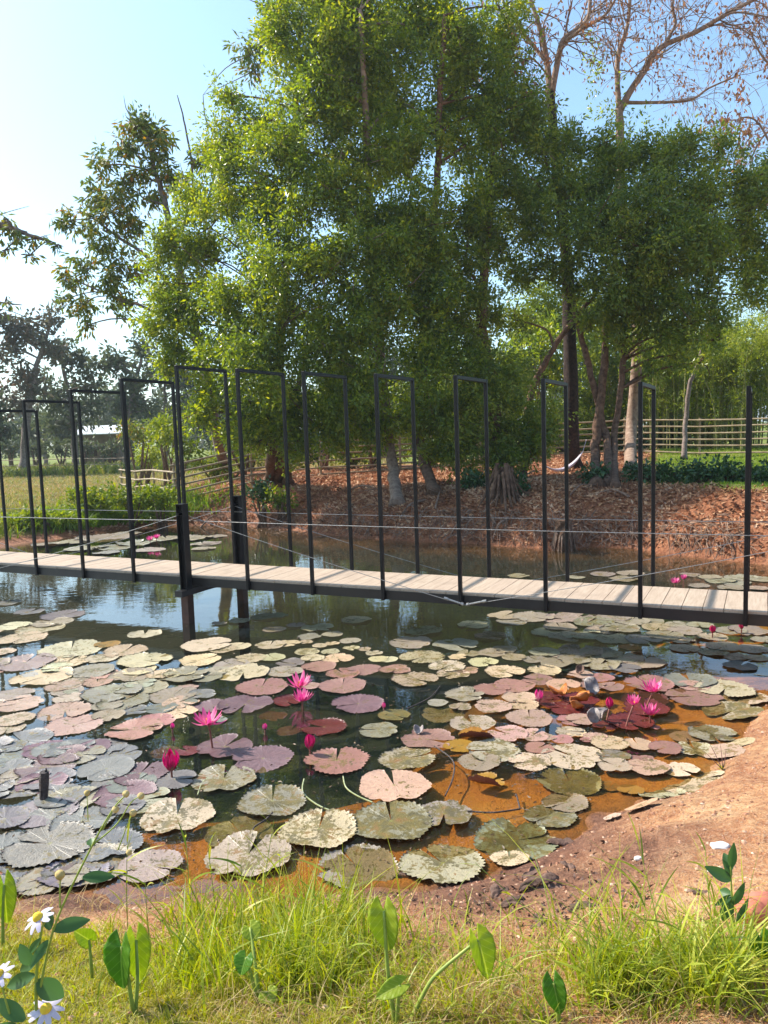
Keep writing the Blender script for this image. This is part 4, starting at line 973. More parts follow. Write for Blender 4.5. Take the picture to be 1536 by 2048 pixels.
PADS = '''30,1253,30,C 80,1259,42,C 44,1277,44,C 104,1245,38,G 125,1231,40,B 290,1270,31,C 143,1300,60,C 215,1290,25,Y 250,1303,40,C 205,1317,32,C 289,1322,50,C 133,1325,44,C 50,1327,50,G 84,1355,55,C 5,1305,22,C
183,1343,45,G 262,1352,42,G 368,1352,46,G 322,1350,28,C 127,1372,33,K 142,1384,14,G 28,1390,38,G 36,1410,42,K 222,1387,55,G 290,1375,42,G 245,1404,50,G 345,1392,48,G 322,1418,32,B 365,1408,30,B 215,1412,30,G 130,1422,48,K 218,1433,30,G
270,1422,25,B 30,1441,34,K 147,1451,50,K 15,1459,28,K 268,1462,55,P 312,1443,36,P 42,1482,52,B 91,1500,40,M 190,1494,30,M 125,1513,42,M 330,1503,28,D 375,1503,24,R 96,1535,52,M 20,1540,42,B 213,1540,50,B 35,1580,48,B 280,1548,50,M,80
250,1590,58,M 350,1560,45,B 90,1625,60,B 10,1640,45,B 165,1642,62,B 100,1690,80,B 5,1700,60,B 222,1690,60,B 355,1632,72,T,100 185,1733,75,G 35,1757,70,B 300,1732,60,G
15,1207,24,B -40,1265,40,C -30,1330,40,G -30,1420,45,K -40,1500,50,B -30,1590,50,B
415,1291,48,C 475,1294,26,C 445,1300,28,C 400,1322,40,C 540,1292,30,C 578,1288,25,C 612,1286,14,C 640,1292,15,C 665,1289,15,C 703,1297,17,C 728,1299,14,C 748,1307,18,C 757,1320,20,C 502,1318,30,C 545,1317,27,C 463,1330,34,G 614,1305,26,C 660,1304,20,C
625,1317,24,C 675,1318,31,C 580,1327,30,B 570,1344,36,G 638,1335,36,P 687,1347,34,P 729,1340,36,P 775,1342,20,P 487,1347,50,C 412,1355,30,G 432,1343,28,G 524,1376,49,P 685,1373,48,P 622,1373,20,K 716,1409,51,M 490,1410,56,M 425,1413,35,M 575,1404,32,R 402,1391,30,B
547,1431,27,D 648,1456,46,R 578,1460,26,D 440,1441,14,B 450,1495,54,M,60 526,1518,61,M,200 673,1523,63,P,88 757,1462,38,N 789,1432,32,O 448,1558,61,N,92 545,1605,68,N,95 480,1660,70,S 638,1660,78,T,85 497,1712,85,T 716,1733,85,N,120 788,1573,70,K,100
815,1518,55,T,10 782,1645,80,N,95 888,1630,60,N 885,1728,88,T,120 1030,1680,82,S 1101,1631,50,S 1130,1605,45,S 973,1565,38,Y 958,1525,43,G 985,1503,50,T 918,1493,30,Y 1059,1524,43,E 1145,1513,54,E 1139,1562,63,O,88
846,1262,39,C 822,1286,43,G 912,1290,44,G 946,1251,31,C 981,1273,33,C 1025,1243,33,G 1010,1232,35,G 1067,1235,40,G 1125,1238,40,G 1098,1265,36,C 1135,1274,36,C 1165,1271,40,C 1120,1256,34,G 845,1316,48,C 775,1320,20,C 914,1316,18,C 984,1308,28,G 1010,1299,26,G 937,1308,24,G
1028,1316,24,G 1072,1320,26,G 1088,1305,30,G 1125,1308,30,G 895,1334,38,E 935,1342,24,K 906,1350,32,E 966,1325,30,C 1009,1344,41,C 1088,1342,34,C 790,1341,32,P 829,1359,49,K 984,1380,38,P 1028,1373,40,P 1075,1361,32,P 1125,1370,34,K
929,1393,40,G 986,1414,37,K 1039,1397,34,K 1046,1412,32,C 875,1407,22,G 921,1415,22,N 885,1425,42,S 944,1447,46,T 1059,1438,47,K 856,1480,53,P 953,1472,36,Y 1015,1470,38,K 1065,1473,30,K 1096,1476,16,K 1099,1393,27,R 1130,1418,34,R 1143,1441,28,P 1138,1464,27,K 1125,1480,20,P 1078,1498,28,P
1150,1236,40,G 1188,1246,40,G 1261,1243,35,G 1225,1236,34,G 1240,1259,40,G 1205,1262,34,G 1318,1256,30,G 1357,1250,25,G 1300,1243,26,G 1329,1272,34,G 1370,1262,30,G 1400,1250,26,G 1424,1275,28,G 1460,1262,30,G 1500,1263,35,G 1362,1281,25,C 1368,1298,28,C 1446,1295,30,C 1506,1299,30,C 1428,1306,26,C 1472,1315,22,C 1511,1317,20,C 1480,1334,30,B 1521,1342,30,B 1530,1280,24,G
1227,1279,38,C 1258,1296,20,Y 1287,1280,35,G 1162,1303,40,G 1201,1308,40,G 1150,1321,35,G 1201,1331,38,G 1287,1325,40,G 1240,1316,35,G 1110,1328,28,G 1250,1338,30,B 1378,1362,44,B 1386,1373,30,K 1297,1369,45,P 1386,1394,50,P,180 1450,1379,52,C 1480,1394,50,E 1464,1423,50,T 1201,1356,25,P 1222,1375,25,P 1185,1372,26,P 1160,1350,24,K
1290,1397,45,D 1290,1418,46,R 1261,1446,44,R 1211,1454,26,R 1162,1441,30,K 1105,1406,34,R 1160,1402,36,R 1170,1422,32,R 1310,1456,10,P 1423,1467,40,S 1371,1472,28,K 1152,1467,20,E 1191,1476,22,K 1172,1481,11,P 1219,1488,34,E 1227,1515,32,N 1275,1490,30,K 1331,1498,31,P 1271,1518,12,P 1293,1518,14,P 1389,1497,35,E 1445,1508,38,E 1482,1490,24,E
1230,1533,31,K 1297,1536,37,K 1362,1540,32,E 1219,1571,20,Y 1261,1580,25,Y 1323,1592,44,E 1376,1576,46,E 1408,1556,42,E 1282,1657,33,K 1225,1650,18,E 1020,1722,40,E
207,1077,50,G 253,1068,30,G 173,1097,40,G 277,1087,45,G 233,1095,40,G 333,1077,35,G 300,1100,30,G 383,1077,40,G 410,1088,30,G 407,1098,25,G 140,1085,35,G 213,1106,25,G 90,1090,24,G 423,1087,22,G 435,1073,20,G
1205,1149,25,G 1249,1159,28,G 1260,1147,28,G 1151,1155,18,G 1037,1153,22,G 1420,1155,22,G 1440,1162,28,G 1471,1166,28,G 1483,1156,30,G 1522,1159,25,G 1514,1177,20,G 1463,1176,25,G 1397,1172,20,G 1380,1150,20,G
529,1235,27,G 556,1231,22,G 478,1243,22,G 439,1248,15,G 548,1259,24,G 634,1258,34,G 665,1270,22,G 619,1275,24,G 712,1241,30,C 700,1282,22,G 590,1252,20,G 60,1225,26,B'''
LMK = [((75, 1575), 'the dark stake'), ((415, 1445), 'the tall-stemmed open flower'), ((343, 1530), 'the magenta bud'), ((620, 1490), 'the crimson bud'),
       ((602, 1380), 'the midpond flower pair'), ((385, 1262), 'the front bridge pile'), ((480, 1250), 'the rear bridge pile'), ((1305, 1375), 'the uppermost flower at right'), ((1268, 1408), 'the half-open flower at right'),
       ((1300, 1440), 'the lowest flower at right'), ((1185, 1380), 'the silvery upturned leaves'), ((1445, 1515), 'the wiry sprout'), ((930, 1208), 'the front turnbuckles'), ((306, 1075), 'the flowers beyond the bridge, left'),
       ((1358, 1160), 'the flowers beyond the bridge, right'), ((973, 1565), 'the half-folded yellow leaf'), ((1495, 1250), 'the last front frame leg'), ((1281, 1240), 'the ninth front frame leg'), ((5, 1300), 'the left edge of the pond'), ((100, 1255), 'the clear blue water'),
       ((767, 1205), 'the sixth front frame leg'), ((1091, 1225), 'the eighth front frame leg'), ((1110, 1690), 'the withered leaf lump'), ((680, 1800), 'the foreground reeds'), ((150, 1800), 'the daisies'), ((880, 1560), 'the curved dark twig')]
def direction(dx, dy):
    dy = dy * 2.2
    if abs(dx) > abs(dy): return 'right of' if dx > 0 else 'left of'
    return 'in front of' if dy > 0 else 'behind'
pads = []
_r = np.random.default_rng(4)
for _k in range(22):
    _y = _r.uniform(1440, 1765); PADS += f" {_r.uniform(-10, 300 - (0 if _y > 1560 else 60)):.0f},{_y:.0f},{_r.uniform(26, 44) + (_y - 1440) * .06:.0f},{_r.choice(list('BBGMB'))}"
for _k in range(16):
    PADS += f" {_r.uniform(0, 400):.0f},{_r.uniform(1300, 1430):.0f},{_r.uniform(22, 36):.0f},{_r.choice(list('CGGKC'))}"
for tok in PADS.split():
    f = tok.split(',')
    pads.append((float(f[0]), float(f[1]), float(f[2]), f[3], float(f[4]) if len(f) > 4 else None))
keys = {}
for i, (px, py, r, kc, nd) in enumerate(pads):
    best = min(LMK, key=lambda l: math.hypot(px - l[0][0], (py - l[0][1]) * 2.2))
    d = math.hypot(px - best[0][0], (py - best[0][1]) * 2.2)
    keys.setdefault((kc, direction(px - best[0][0], py - best[0][1]), best[1]), []).append((d, i))
ORD = ['nearest', 'second-nearest', 'third-nearest', 'fourth-nearest', 'fifth-nearest', 'sixth-nearest', 'seventh-nearest', 'eighth-nearest', 'ninth-nearest', 'tenth-nearest', 'eleventh-nearest', 'twelfth-nearest']
LB = {}
for (kc, dr, lm), l in keys.items():
    l.sort()
    for k, (d, i) in enumerate(l):
        sz_ = 'broad' if pads[i][2] * mpp(1) * at(pads[i][0], pads[i][1])[1] > .28 else 'small'
        LB[i] = f"{KOL[kc][2]} lily pad, {ORD[k] + ' one' if len(l) > 1 else 'the one'} {dr} {lm}"
first = {}
for i, (px, py, r, kc, nd) in enumerate(pads):
    rng = np.random.default_rng(1000 + i)
    p = at(px, py); rad = r * mpp(np.linalg.norm(p - [0, 0, ZC]))
    fam = 'R' if kc in 'R' else ('F' if kc == 'Y' and r > 30 else 'n')
    src = PV[fam][rng.integers(len(PV[fam]))]
    o_ = src.copy(); COL.objects.link(o_)
    col, mo, cn = KOL[kc]
    z = .004 + .010 * rng.random()
    if kc in 'SD': z = -.02 if kc == 'S' else -.008
    gz = hz(p[0], p[1])
    if gz > -.03: z = gz + .02
    o_.location = (p[0], p[1], max(z, gz + .015) if kc not in 'D' else z)
    ang = R(nd) if nd is not None else rng.uniform(0, 6.28)
    sx_ = rad * rng.uniform(.96, 1.06) * (.93 if py > 1550 else 1)
    o_.scale = (sx_, sx_, sx_ * rng.uniform(.8, 1.3))
    o_.rotation_euler = (rng.normal(0, .012), rng.normal(0, .012), ang)
    if gz > -.02:     # lies on the sloping mud
        e = .15; n_ = Vector((-(hz(p[0] + e, p[1]) - hz(p[0] - e, p[1])) / (2 * e), -(hz(p[0], p[1] + e) - hz(p[0], p[1] - e)) / (2 * e), 1)).normalized()
        qd = Vector((0, 0, 1)).rotation_difference(n_); o_.rotation_mode = 'XYZ'
        o_.rotation_euler = (qd.to_matrix() @ Matrix.Rotation(ang, 3, 'Z')).to_euler()
    v = rng.uniform(.82, 1.15); hj = rng.normal(0, .055, 3)
    o_.color = (col[0] * v * (1 + hj[0]), col[1] * v * (1 + hj[1]), col[2] * v * (1 + hj[2]), float(np.clip(mo + rng.normal(0, .12), 0, 1)))
    tag(o_, LB[i], 'lily pad', 'lily pads on the pond')
# ------------------------------------------------------------------ upturned red leaves
def curled(px, py, z, rr, seed, label, mt, tilt):
    rng = np.random.default_rng(seed); p = at(px, py, z)
    q = MB(); n1, n2 = 12, 9; V = []
    for i in range(n1):
        u = i / (n1 - 1)
        for j in range(n2):
            v = j / (n2 - 1) * 2 - 1
            wv = math.sin(math.pi * (.08 + .86 * u)) ** .6
            V.append([v * rr * wv * (.6 + .1 * math.sin(5 * u)), (u - .5) * rr * 1.5, rr * (.55 * v * v * wv + .18 * math.sin(u * 6 + seed) + .05 * math.sin(v * 9 + u * 7))])
    I = (np.arange(n1 - 1)[:, None] * n2 + np.arange(n2 - 1)[None])
    Rm = np.array(Matrix.Rotation(rng.uniform(0, 6.28), 3, 'Z') @ Matrix.Rotation(tilt, 3, 'X'))
    q.add(np.array(V) @ Rm.T + p, np.stack([I, I + 1, I + n2 + 1, I + n2], -1).reshape(-1, 4))
    o_ = q.build('curled_leaf', M[mt], smooth=True, loc=p); o_.modifiers.new('s', 'SOLIDIFY').thickness = .006
    return tag(o_, label, 'leaf')
M['silver'] = simple('silvery_leaf_underside', (.15, .12, .115), (.40, .34, .31), 22, .6, .8, .012, .5)
M['amber'] = simple('amber_wilted_leaf', (.28, .07, .01), (.48, .17, .03), 10, .35, .6, .012, .5)
curled(1178, 1375, .08, .125, 3, 'large silvery upturned leaf at the top of the red pad cluster', 'silver', .5)
curled(1189, 1430, .09, .085, 4, 'upright silvery leaf flap left of the red-brown bud stalk', 'silver', 1.1)
curled(1207, 1426, .08, .07, 5, 'pale curled leaf just right of the upright silvery flap', 'silver', .9)
curled(1120, 1386, .07, .13, 6, 'amber wilted leaf folded on the left of the red pad cluster', 'amber', .4)
curled(1165, 1398, .08, .13, 7, 'amber curled leaf in the middle of the red pad cluster', 'amber', .7)
curled(1150, 1412, .05, .10, 8, 'amber leaf edge curling toward the pond front of the cluster', 'amber', .6)
curled(1162, 1340, .05, .07, 9, 'small dark curled leaf at the shaded edge above the red cluster', 'deadleaf', .6)
curled(856 - 18, 1460, .03, .06, 10, 'small mauve torn leaf scrap above a broad pink pad', 'silver', .3)

# ------------------------------------------------------------------ flowers
def flower(px, py, wpx, op, label, mt='petal', hgt=.16, lean=(0, 0), seed=0, basepx=None, group=None):
    """op: 0 closed bud .. 1 wide open; (px,py) is the flower's heart, hgt its height above water"""
    rng = np.random.default_rng(seed)
    p = at(px, py, hgt); L = wpx * mpp(np.linalg.norm(p - [0, 0, ZC])) * (.62 if op > .3 else .95)
    fl = empty('water_lily_flower', (p[0] + lean[0], p[1] + lean[1], 0), label, 'flower', group)
    b0 = np.array([p[0] + lean[0], p[1] + lean[1], -.15])
    q = MB(); q.tube(spline([b0, (b0 + p) / 2 + [lean[0] * .2, 0, 0], p], 10), [.0085] * 10, 8); q.build('stem', M['stem_red'], fl, smooth=True)
    q = MB()
    layers = [(7, .0, .92), (7, .35, 1.0), (6, .8, .95)] if op > .3 else [(6, 0, 1.0), (5, .3, .95)]
    for li, (n, up_, ls) in enumerate(layers):
        for k in range(n):
            a = (k + .5 * (li % 2)) / n * 6.28 + rng.normal(0, .12)
            el = R((8 + 60 * up_) * op + (1 - op) * 80 + rng.normal(0, 5)) if op > .3 else R(84 - 10 * op + rng.normal(0, 2))
            LL = L * ls * rng.uniform(.9, 1.08); W = LL * (.27 if op > .3 else .30)
            out = np.array([math.cos(a), math.sin(a), 0]); sd_ = np.array([-math.sin(a), math.cos(a), 0])
            nn = 7; V = []
            for i in range(nn):
                u = i / (nn - 1); w = W * math.sin(math.pi * min(u * .86 + .10, 1)) ** .85 * (1 if i < nn - 1 else 0.02)
                e = el + (.55 * (1 - u) if op > .3 else (.25 - .55 * u) * -1)
                c = out * (LL * u * math.cos(el) + LL * .06 + (LL * .16 * math.sin(math.pi * u) if op <= .3 else 0)) + np.array([0, 0, LL * (u * math.sin(el) + .08 * math.sin(math.pi * u) * (-1 if op > .3 else 0))])
                nrm = np.cross(sd_, np.array([out[0] * math.cos(el), out[1] * math.cos(el), math.sin(el)]))
                for v in (-1, 0, 1): V.append(p + c + sd_ * v * w * .5 - nrm * (abs(v) * -.16 * w if True else 0) * (1 if op > .3 else 1))
            I = (np.arange(nn - 1)[:, None] * 3 + np.arange(2)[None])
            q.add(V, np.stack([I, I + 1, I + 4, I + 3], -1).reshape(-1, 4), att=np.repeat(np.linspace(1.0, .15, nn), 3) * rng.uniform(.75, 1))
    pt = q.build('petals', M[mt], fl, smooth=True)
    if op > .3:
        q = MB()
        for k in range(26):
            a = rng.random() * 6.28; r_ = rng.random() * L * .12
            s = p + [math.cos(a) * r_, math.sin(a) * r_, L * .02]
            q.tube([s, s + np.array([math.cos(a) * L * .08, math.sin(a) * L * .08, L * .26])], [.004, .002], 4)
        q.build('stamens', M['stamen'], fl)
    else:
        q = MB()
        for k in range(4):
            a = k / 4 * 6.28 + .3; out = np.array([math.cos(a), math.sin(a), 0]); sd_ = np.array([-math.sin(a), math.cos(a), 0]); V = []
            for i in range(5):
                u = i / 4; w = L * .26 * math.sin(math.pi * min(u * .9 + .1, .97))
                c = out * (L * (.05 + .21 * math.sin(math.pi * min(u + .1, 1)) * .9)) + [0, 0, L * u * .55]
                for v in (-1, 1): V.append(p + c + sd_ * v * w * .5)
            I = np.arange(4) * 2
            q.add(V, np.stack([I, I + 1, I + 3, I + 2], -1))
        q.build('sepals', M['stem_red'], fl)
    return fl
flower(600, 1373, 52, .75, 'open pink flower standing behind its twin in midpond', hgt=.13, lean=(.01, .03), seed=1)
flower(605, 1402, 44, .6, 'smaller pink flower, the nearer of the midpond pair, low over a red pad', hgt=.08, seed=2)
flower(417, 1447, 56, .85, 'wide open pink flower on a tall dark stem at left', hgt=.22, lean=(.03, -.01), seed=3)
flower(343, 1541, 40, .28, 'magenta half-closed flower beside the mauve pads on the left', 'petal_dark', hgt=.06, seed=4)
flower(620, 1498, 30, .1, 'crimson bud low over open dark water', 'petal_dark', hgt=.05, seed=5)
flower(1306, 1384, 44, .6, 'uppermost of the three bright flowers at right, on a slanting stem', hgt=.22, lean=(-.10, .02), seed=6)
flower(1267, 1410, 34, .42, 'middle half-open pink flower of the three at right', hgt=.18, lean=(-.10, -.06), seed=7)
flower(1300, 1430, 40, .5, 'lowest of the three bright flowers at right', hgt=.08, seed=8)
flower(1219, 1417, 22, .1, 'narrow red-brown bud among the silvery curled leaves', 'petal_dark', hgt=.1, lean=(-.05, -.05), seed=9)
flower(1078, 1401, 22, .28, 'small pink bud at the left of the red pad cluster', 'petal', hgt=.04, seed=10)
flower(300, 1081, 17, .5, 'left one of two small flowers beyond the bridge at left', hgt=.12, seed=11)
flower(313, 1077, 17, .5, 'right one of two small flowers beyond the bridge at left', hgt=.16, seed=12)
flower(1350, 1166, 20, .6, 'left one of two small flowers beyond the bridge at right', hgt=.08, seed=13)
flower(1367, 1159, 17, .4, 'right one of two small flowers beyond the bridge at right', hgt=.16, seed=14)
flower(1425, 1266, 16, .1, 'dark red bud on shaded pads under the right of the bridge', 'petal_dark', hgt=.06, seed=15)
flower(1483, 1258, 13, .1, 'tiny dark red bud close below the last frame leg', 'petal_dark', hgt=.06, seed=16)
flower(345, 1458, 12, .1, 'tiny pink bud left of the tall-stemmed open flower', 'petal', hgt=.03, seed=17)
flower(530, 1460, 14, .1, 'tiny pink bud lying near the maroon cupped pad', 'petal', hgt=.02, seed=18)
flower(768, 1417, 12, .1, 'tiny pink bud at the right tip of a mauve pad', 'petal', hgt=.03, seed=19)

# bare leaf stems in the water
for k, (pts, mm, lb) in enumerate([([(608, 1558), (606, 1585), (635, 1610), (672, 1625)], 'stem_pale', 'pale curved leaf stem under water below the pink notched pad'),
                              ([(686, 1552), (692, 1575), (715, 1592), (745, 1605)], 'stem_pale', 'pale leaf stem curving right below the pink notched pad'),
                              ([(868, 1492), (905, 1520), (906, 1555), (890, 1592)], 'stake', 'dark curved stem between the spotted pads and the yellow leaf'),
                              ([(880, 1372), (860, 1395), (815, 1417)], 'stake', 'dark straight stem under the pinkish cream pad'),
                              ([(935, 1622), (985, 1625), (1040, 1618)], 'stake', 'dark twig lying over the orange shallows'),
                              ([(1040, 1618), (1033, 1590), (1031, 1592)], 'stake', 'short dark twig end on the orange shallows'),
                              ([(505, 1672), (508, 1655), (530, 1640), (545, 1625)], 'stake', 'dark looping stem among blotched pads'),
                              ([(150, 1610), (180, 1585), (205, 1572)], 'stake', 'slanting dark twig among slate pads at left'),
                              ([(0, 1785), (60, 1765), (130, 1748), (230, 1755)], 'stake', 'long dark twig along the left shore'),
                              ([(395, 1590), (410, 1560), (455, 1545)], 'stem_pale', 'grey stem crossing beside the green blotched pad')]):
    P = spline([at(a, b_, .016 if mm == 'stake' else -.004) for a, b_ in pts], 16)
    for j in range(len(P)): P[j][2] = max(P[j][2], hz(P[j][0], P[j][1]) + .012)
    q = MB(); q.tube(P, .006, 6); tag(q.build('waterweed_strand' if mm == 'stem_pale' else 'sunken_twig', M[mm], loc=P[0]), lb, 'waterweed' if mm == 'stem_pale' else 'twig')

rng = np.random.default_rng(93); n = 900
pp = np.array([at(a, b_) for a, b_ in zip(rng.uniform(-20, 1200, n), 1240 + 520 * rng.random(n))])
sd = sdist(pp[:, 0], pp[:, 1]); pp = pp[sd < -.1]; pp[:, 2] = .004
D = rng.normal(size=(len(pp), 3)) * [1, 1, .12]; D /= np.linalg.norm(D, axis=1, keepdims=True)
q = MB(); V, Q = leaves(pp, D, .035, .016, .3, rng); V[:, 2] = np.maximum(V[:, 2], .003); q.add(V, Q)
M['floatbit'] = leafmat('floating_scrap', [(.1, (.05, .035, .02)), (.6, (.16, .10, .05)), (1, (.34, .26, .16))], .1, .5)
tag(q.build('floating_scraps', M['floatbit']), 'bits of dead leaf floating on the pond between the pads', 'debris', kind='stuff')
# stake in the pond
p = at(88, 1600); t = empty('wooden_stake', (p[0], p[1], 0), 'dark weathered stake standing in the water among slate pads', 'stake')
q = MB(); hh = 46 * mpp(np.linalg.norm(p - [0, 0, ZC])) * 1.1
q.tube([p + [0, 0, -.5], p + [.0, 0, .02], p + [.012, 0, hh * .6], p + [.022, 0.0, hh]], [.034, .034, .036, .033], 7, jit=.3); q.build('shaft', M['stake'], t)
q = MB(); q.tube([p + [.03, 0, hh - .01], p + [.034, 0, hh + .03]], [.012, .004], 5); q.build('splinter', M['stake'], t)
# stumps on the far side
for px, py, hpx, wpx, lb, mm in [(1127, 1100, 62, 34, 'hanging root stump standing in the water behind the eighth frame', 'bark'), (1366, 1104, 30, 30, 'grey weathered stump at the far waterline on the right', 'bark_grey')]:
    g_ = at(px, py); k = mpp(g_[1]); t = empty('tree_stump', (g_[0], g_[1], 0), lb, 'stump'); H_ = hpx * k
    MB().tube(spline([g_ + [0, 0, -.3], g_ + [.02, 0, H_ * .4], g_ + [.0, 0, H_]], 8), np.linspace(wpx * k * .42, wpx * k * .5, 8), 10, jit=.5).build('trunk', M[mm], t)
    q = MB(); rng = np.random.default_rng(int(px))
    for j in range(16):
        a = rng.random() * 6.28; s = g_ + [math.cos(a) * wpx * k * .45, math.sin(a) * wpx * k * .45, H_ * rng.uniform(.5, 1)]
        e = s + [math.cos(a) * .12, math.sin(a) * .1, 0]; e[2] = -.1
        q.tube(spline([s, (s + e) / 2 + [0, 0, .05], e], 6), np.linspace(.028, .01, 6), 5)
    q.build('roots', M['stick'], t)

# sticks and roots on the far bank
rng = np.random.default_rng(88)
stk = [((850, 1005), (800, 1045), .035, 'dead stick sloping down the bank behind the sixth frame'), ((1010, 1045), (985, 1085), .03, 'dark root reaching the water behind the seventh frame'), ((700, 982), (760, 985), .025, 'pale fallen branch lying on the litter bank'),
       ((940, 1040), (900, 1080), .03, 'root leaning into the water left of the creeper'), ((420, 1010), (455, 1000), .03, 'bare branch beside the rear anchor post'), ((400, 1060), (450, 1035), .03, 'tangled dead branch at the far waterline by the anchor posts'),
       ((1140, 995), (1190, 975), .02, 'thin dead twig below the hammock'), ((870, 1020), (880, 985), .025, 'root at the foot of the slanting trunk'), ((1260, 1000), (1200, 990), .03, 'fallen branch under the three brown trunks'), ((990, 1055), (960, 1030), .03, 'root tangle under the dark creeper'),
       ((1040, 960), (1080, 950), .03, 'mossy stick behind the buttressed tree'), ((1190, 1085), (1165, 1060), .02, 'dead twig fork by the water right of the root stump'), ((455, 1045), (480, 1075), .02, 'dead twig dipping into the water beside the rear post')]
for (a, b_, r_, lb) in stk:
    A = ground(*a, 12); B_ = ground(*b_, 12); A[2] += .04; B_[2] += .06
    mid = (A + B_) / 2 + [rng.normal(0, .1), 0, .12]
    q = MB(); q.tube(spline([A, mid, B_], 10), np.linspace(r_, r_ * .4, 10), 7, jit=.3)
    for _ in range(3):
        u = rng.uniform(.3, .9); s = A * (1 - u) + B_ * u + [0, 0, .06]
        e = s + rng.normal(0, .3, 3) * [1, .6, .6]; e[2] = max(e[2], hz(e[0], e[1]) + .02)
        q.tube(spline([s, (s + e) / 2 + rng.normal(0, .04, 3), e], 6), np.linspace(r_ * .5, r_ * .2, 6), 5)
    tag(q.build('fallen_branch', M['stick'], loc=A), lb, 'branch')

# fine roots hanging down the eroded bank
q = MB(); rng = np.random.default_rng(91)
for k in range(620):
    px = rng.uniform(380, 1500); py = rng.uniform(1015, 1075) + max(0, px - 700) * .035
    g_ = ground(px, py, 12, 40)
    e = g_ + [rng.normal(0, .22), -rng.uniform(.1, .4), 0]; e[2] = hz(e[0], e[1]) + .01
    g_[2] += rng.uniform(.02, .15)
    q.tube([g_, (g_ + e) / 2 + [rng.normal(0, .05), 0, .05], e], [.011, .008, .004], 4, cap=False)
tag(q.build('bank_roots', M['stick']), 'fine dry roots trailing down the eroded far bank', 'roots', kind='stuff')

# ------------------------------------------------------------------ scatter
def scatter_far(n, x0, x1, y0, y1, seed):
    rng = np.random.default_rng(seed); x = rng.uniform(x0, x1, n); y = rng.uniform(y0, y1, n)
    return x, y, rng
x, y, rng = scatter_far(90000, -9, 13, 14, 31, 61)
sd = sdist(x, y); zg_, zl_, _ = zones(x, y, sd)
keep = (sd > .05) & (zl_ > rng.random(len(x)) * .9) & (rng.random(len(x)) < np.clip(1.15 - (y - 18) / 16, .2, 1))
x, y, sd = x[keep], y[keep], sd[keep]; z = height(x, y)
D = rng.normal(size=(len(x), 3)); D[:, 2] = np.abs(D[:, 2]) * .35; D /= np.linalg.norm(D, axis=1, keepdims=True)
q = MB(); V, Q = leaves(np.stack([x, y, z + .01], -1), D, .12, .065, .6, rng); q.add(V, Q, att=np.repeat(np.clip(vnoise(x, y, 1.5) + .5 + rng.normal(0, .15, len(x)), 0, 1), 4))
tag(q.build('leaf_litter', M['litter']), 'brown fallen leaves carpeting the far bank under the trees', 'leaf litter', kind='stuff')

def blades(X, Y, Z, H, W, lean, rng, seg=4, az=None):
    n = len(X); a = rng.random(n) * 6.28 if az is None else az
    d = np.stack([np.cos(a), np.sin(a), np.zeros(n)], -1)
    fa = rng.random(n) * 6.28; s = np.stack([np.cos(fa), np.sin(fa), np.zeros(n)], -1)
    V = []
    P0 = np.stack([X, Y, Z], -1)
    for i in range(seg + 1):
        u = i / seg
        c = P0 + d * (lean * H * u ** 2)[:, None] + np.array([0, 0, 1]) * (H * (u - .35 * lean * u ** 2))[:, None]
        w = (W * (1 - u ** 1.5) * .5 + .0003)[:, None]
        V += [c - s * w, c + s * w]
    V = np.stack(V, 1).reshape(-1, 3); k = 2 * (seg + 1)
    b0 = np.arange(n)[:, None] * k; j = np.arange(seg)[None] * 2
    Q = np.stack([b0 + j, b0 + j + 1, b0 + j + 3, b0 + j + 2], -1).reshape(-1, 4)
    return V, Q, k
def grass_obj(name, x, y, H, W, lean, m, rng, label, cat='grass', seg=3, tint=None, az=None):
    z = height(x, y) - .01
    V, Q, k = blades(x, y, z, H, W, lean, rng, seg, az)
    q = MB(); tt = rng.random(len(x)) if tint is None else tint
    q.add(V, Q, att=np.repeat(np.clip(tt, 0, 1), k))
    return tag(q.build(name, m), label, cat, kind='stuff')
# meadow on the left far side
rng = np.random.default_rng(62)
n = 90000; y = 16 + 50 * rng.random(n) ** 1.7; x = rng.uniform(-1.0, .14, n) * (y * .62 + 2)
sd = sdist(x, y); zg_, zl_, _ = zones(x, y, sd); k_ = (sd > .05) & (zg_ > rng.random(n) * .8) & (x < 1) & (x > -30)
x, y, sd = x[k_], y[k_], sd[k_]
cl = vnoise(x, y, .5)
H_ = (.08 + .14 * rng.random(len(x)) * (1 + cl)) * (1 + 1.1 * (sd < 1.8)); 
grass_obj('meadow_grass', x, y, H_, .012 + .0011 * y, rng.uniform(.2, 1.0, len(x)), M['grass_meadow'], rng, 'long green and straw-coloured grass on the left far bank', tint=.3 + .75 * sst(22.5, 33, y) - .4 * sst(45, 55, y) + .5 * vnoise(x, y, .35) + rng.normal(0, .12, len(x)), seg=2)
# weeds of the left bank
x = rng.normal(-7.6, 1.1, 9000); y = rng.normal(23.3, 1.3, 9000); sd = sdist(x, y); k_ = sd > .3
x, y = x[k_], y[k_]
grass_obj('bank_weeds', x, y, rng.uniform(.25, .65, len(x)), np.full(len(x), .035), rng.uniform(.3, 1.0, len(x)), M['grass_lawn'], rng, 'thick bright green weeds heaped on the far bank below the left fence', 'weeds', tint=rng.uniform(0, .5, len(x)))
# lawn
n = 60000; x = rng.uniform(2.5, 18, n); y = rng.uniform(15, 31, n); sd = sdist(x, y); zg_, _, _ = zones(x, y, sd); k_ = (zg_ > .3) & (sd > .8)
x, y = x[k_], y[k_]
grass_obj('lawn_grass', x, y, rng.uniform(.04, .11, len(x)), np.full(len(x), .022), rng.uniform(.2, .9, len(x)), M['grass_lawn'], rng, 'short green lawn on the right above the far bank', seg=2)
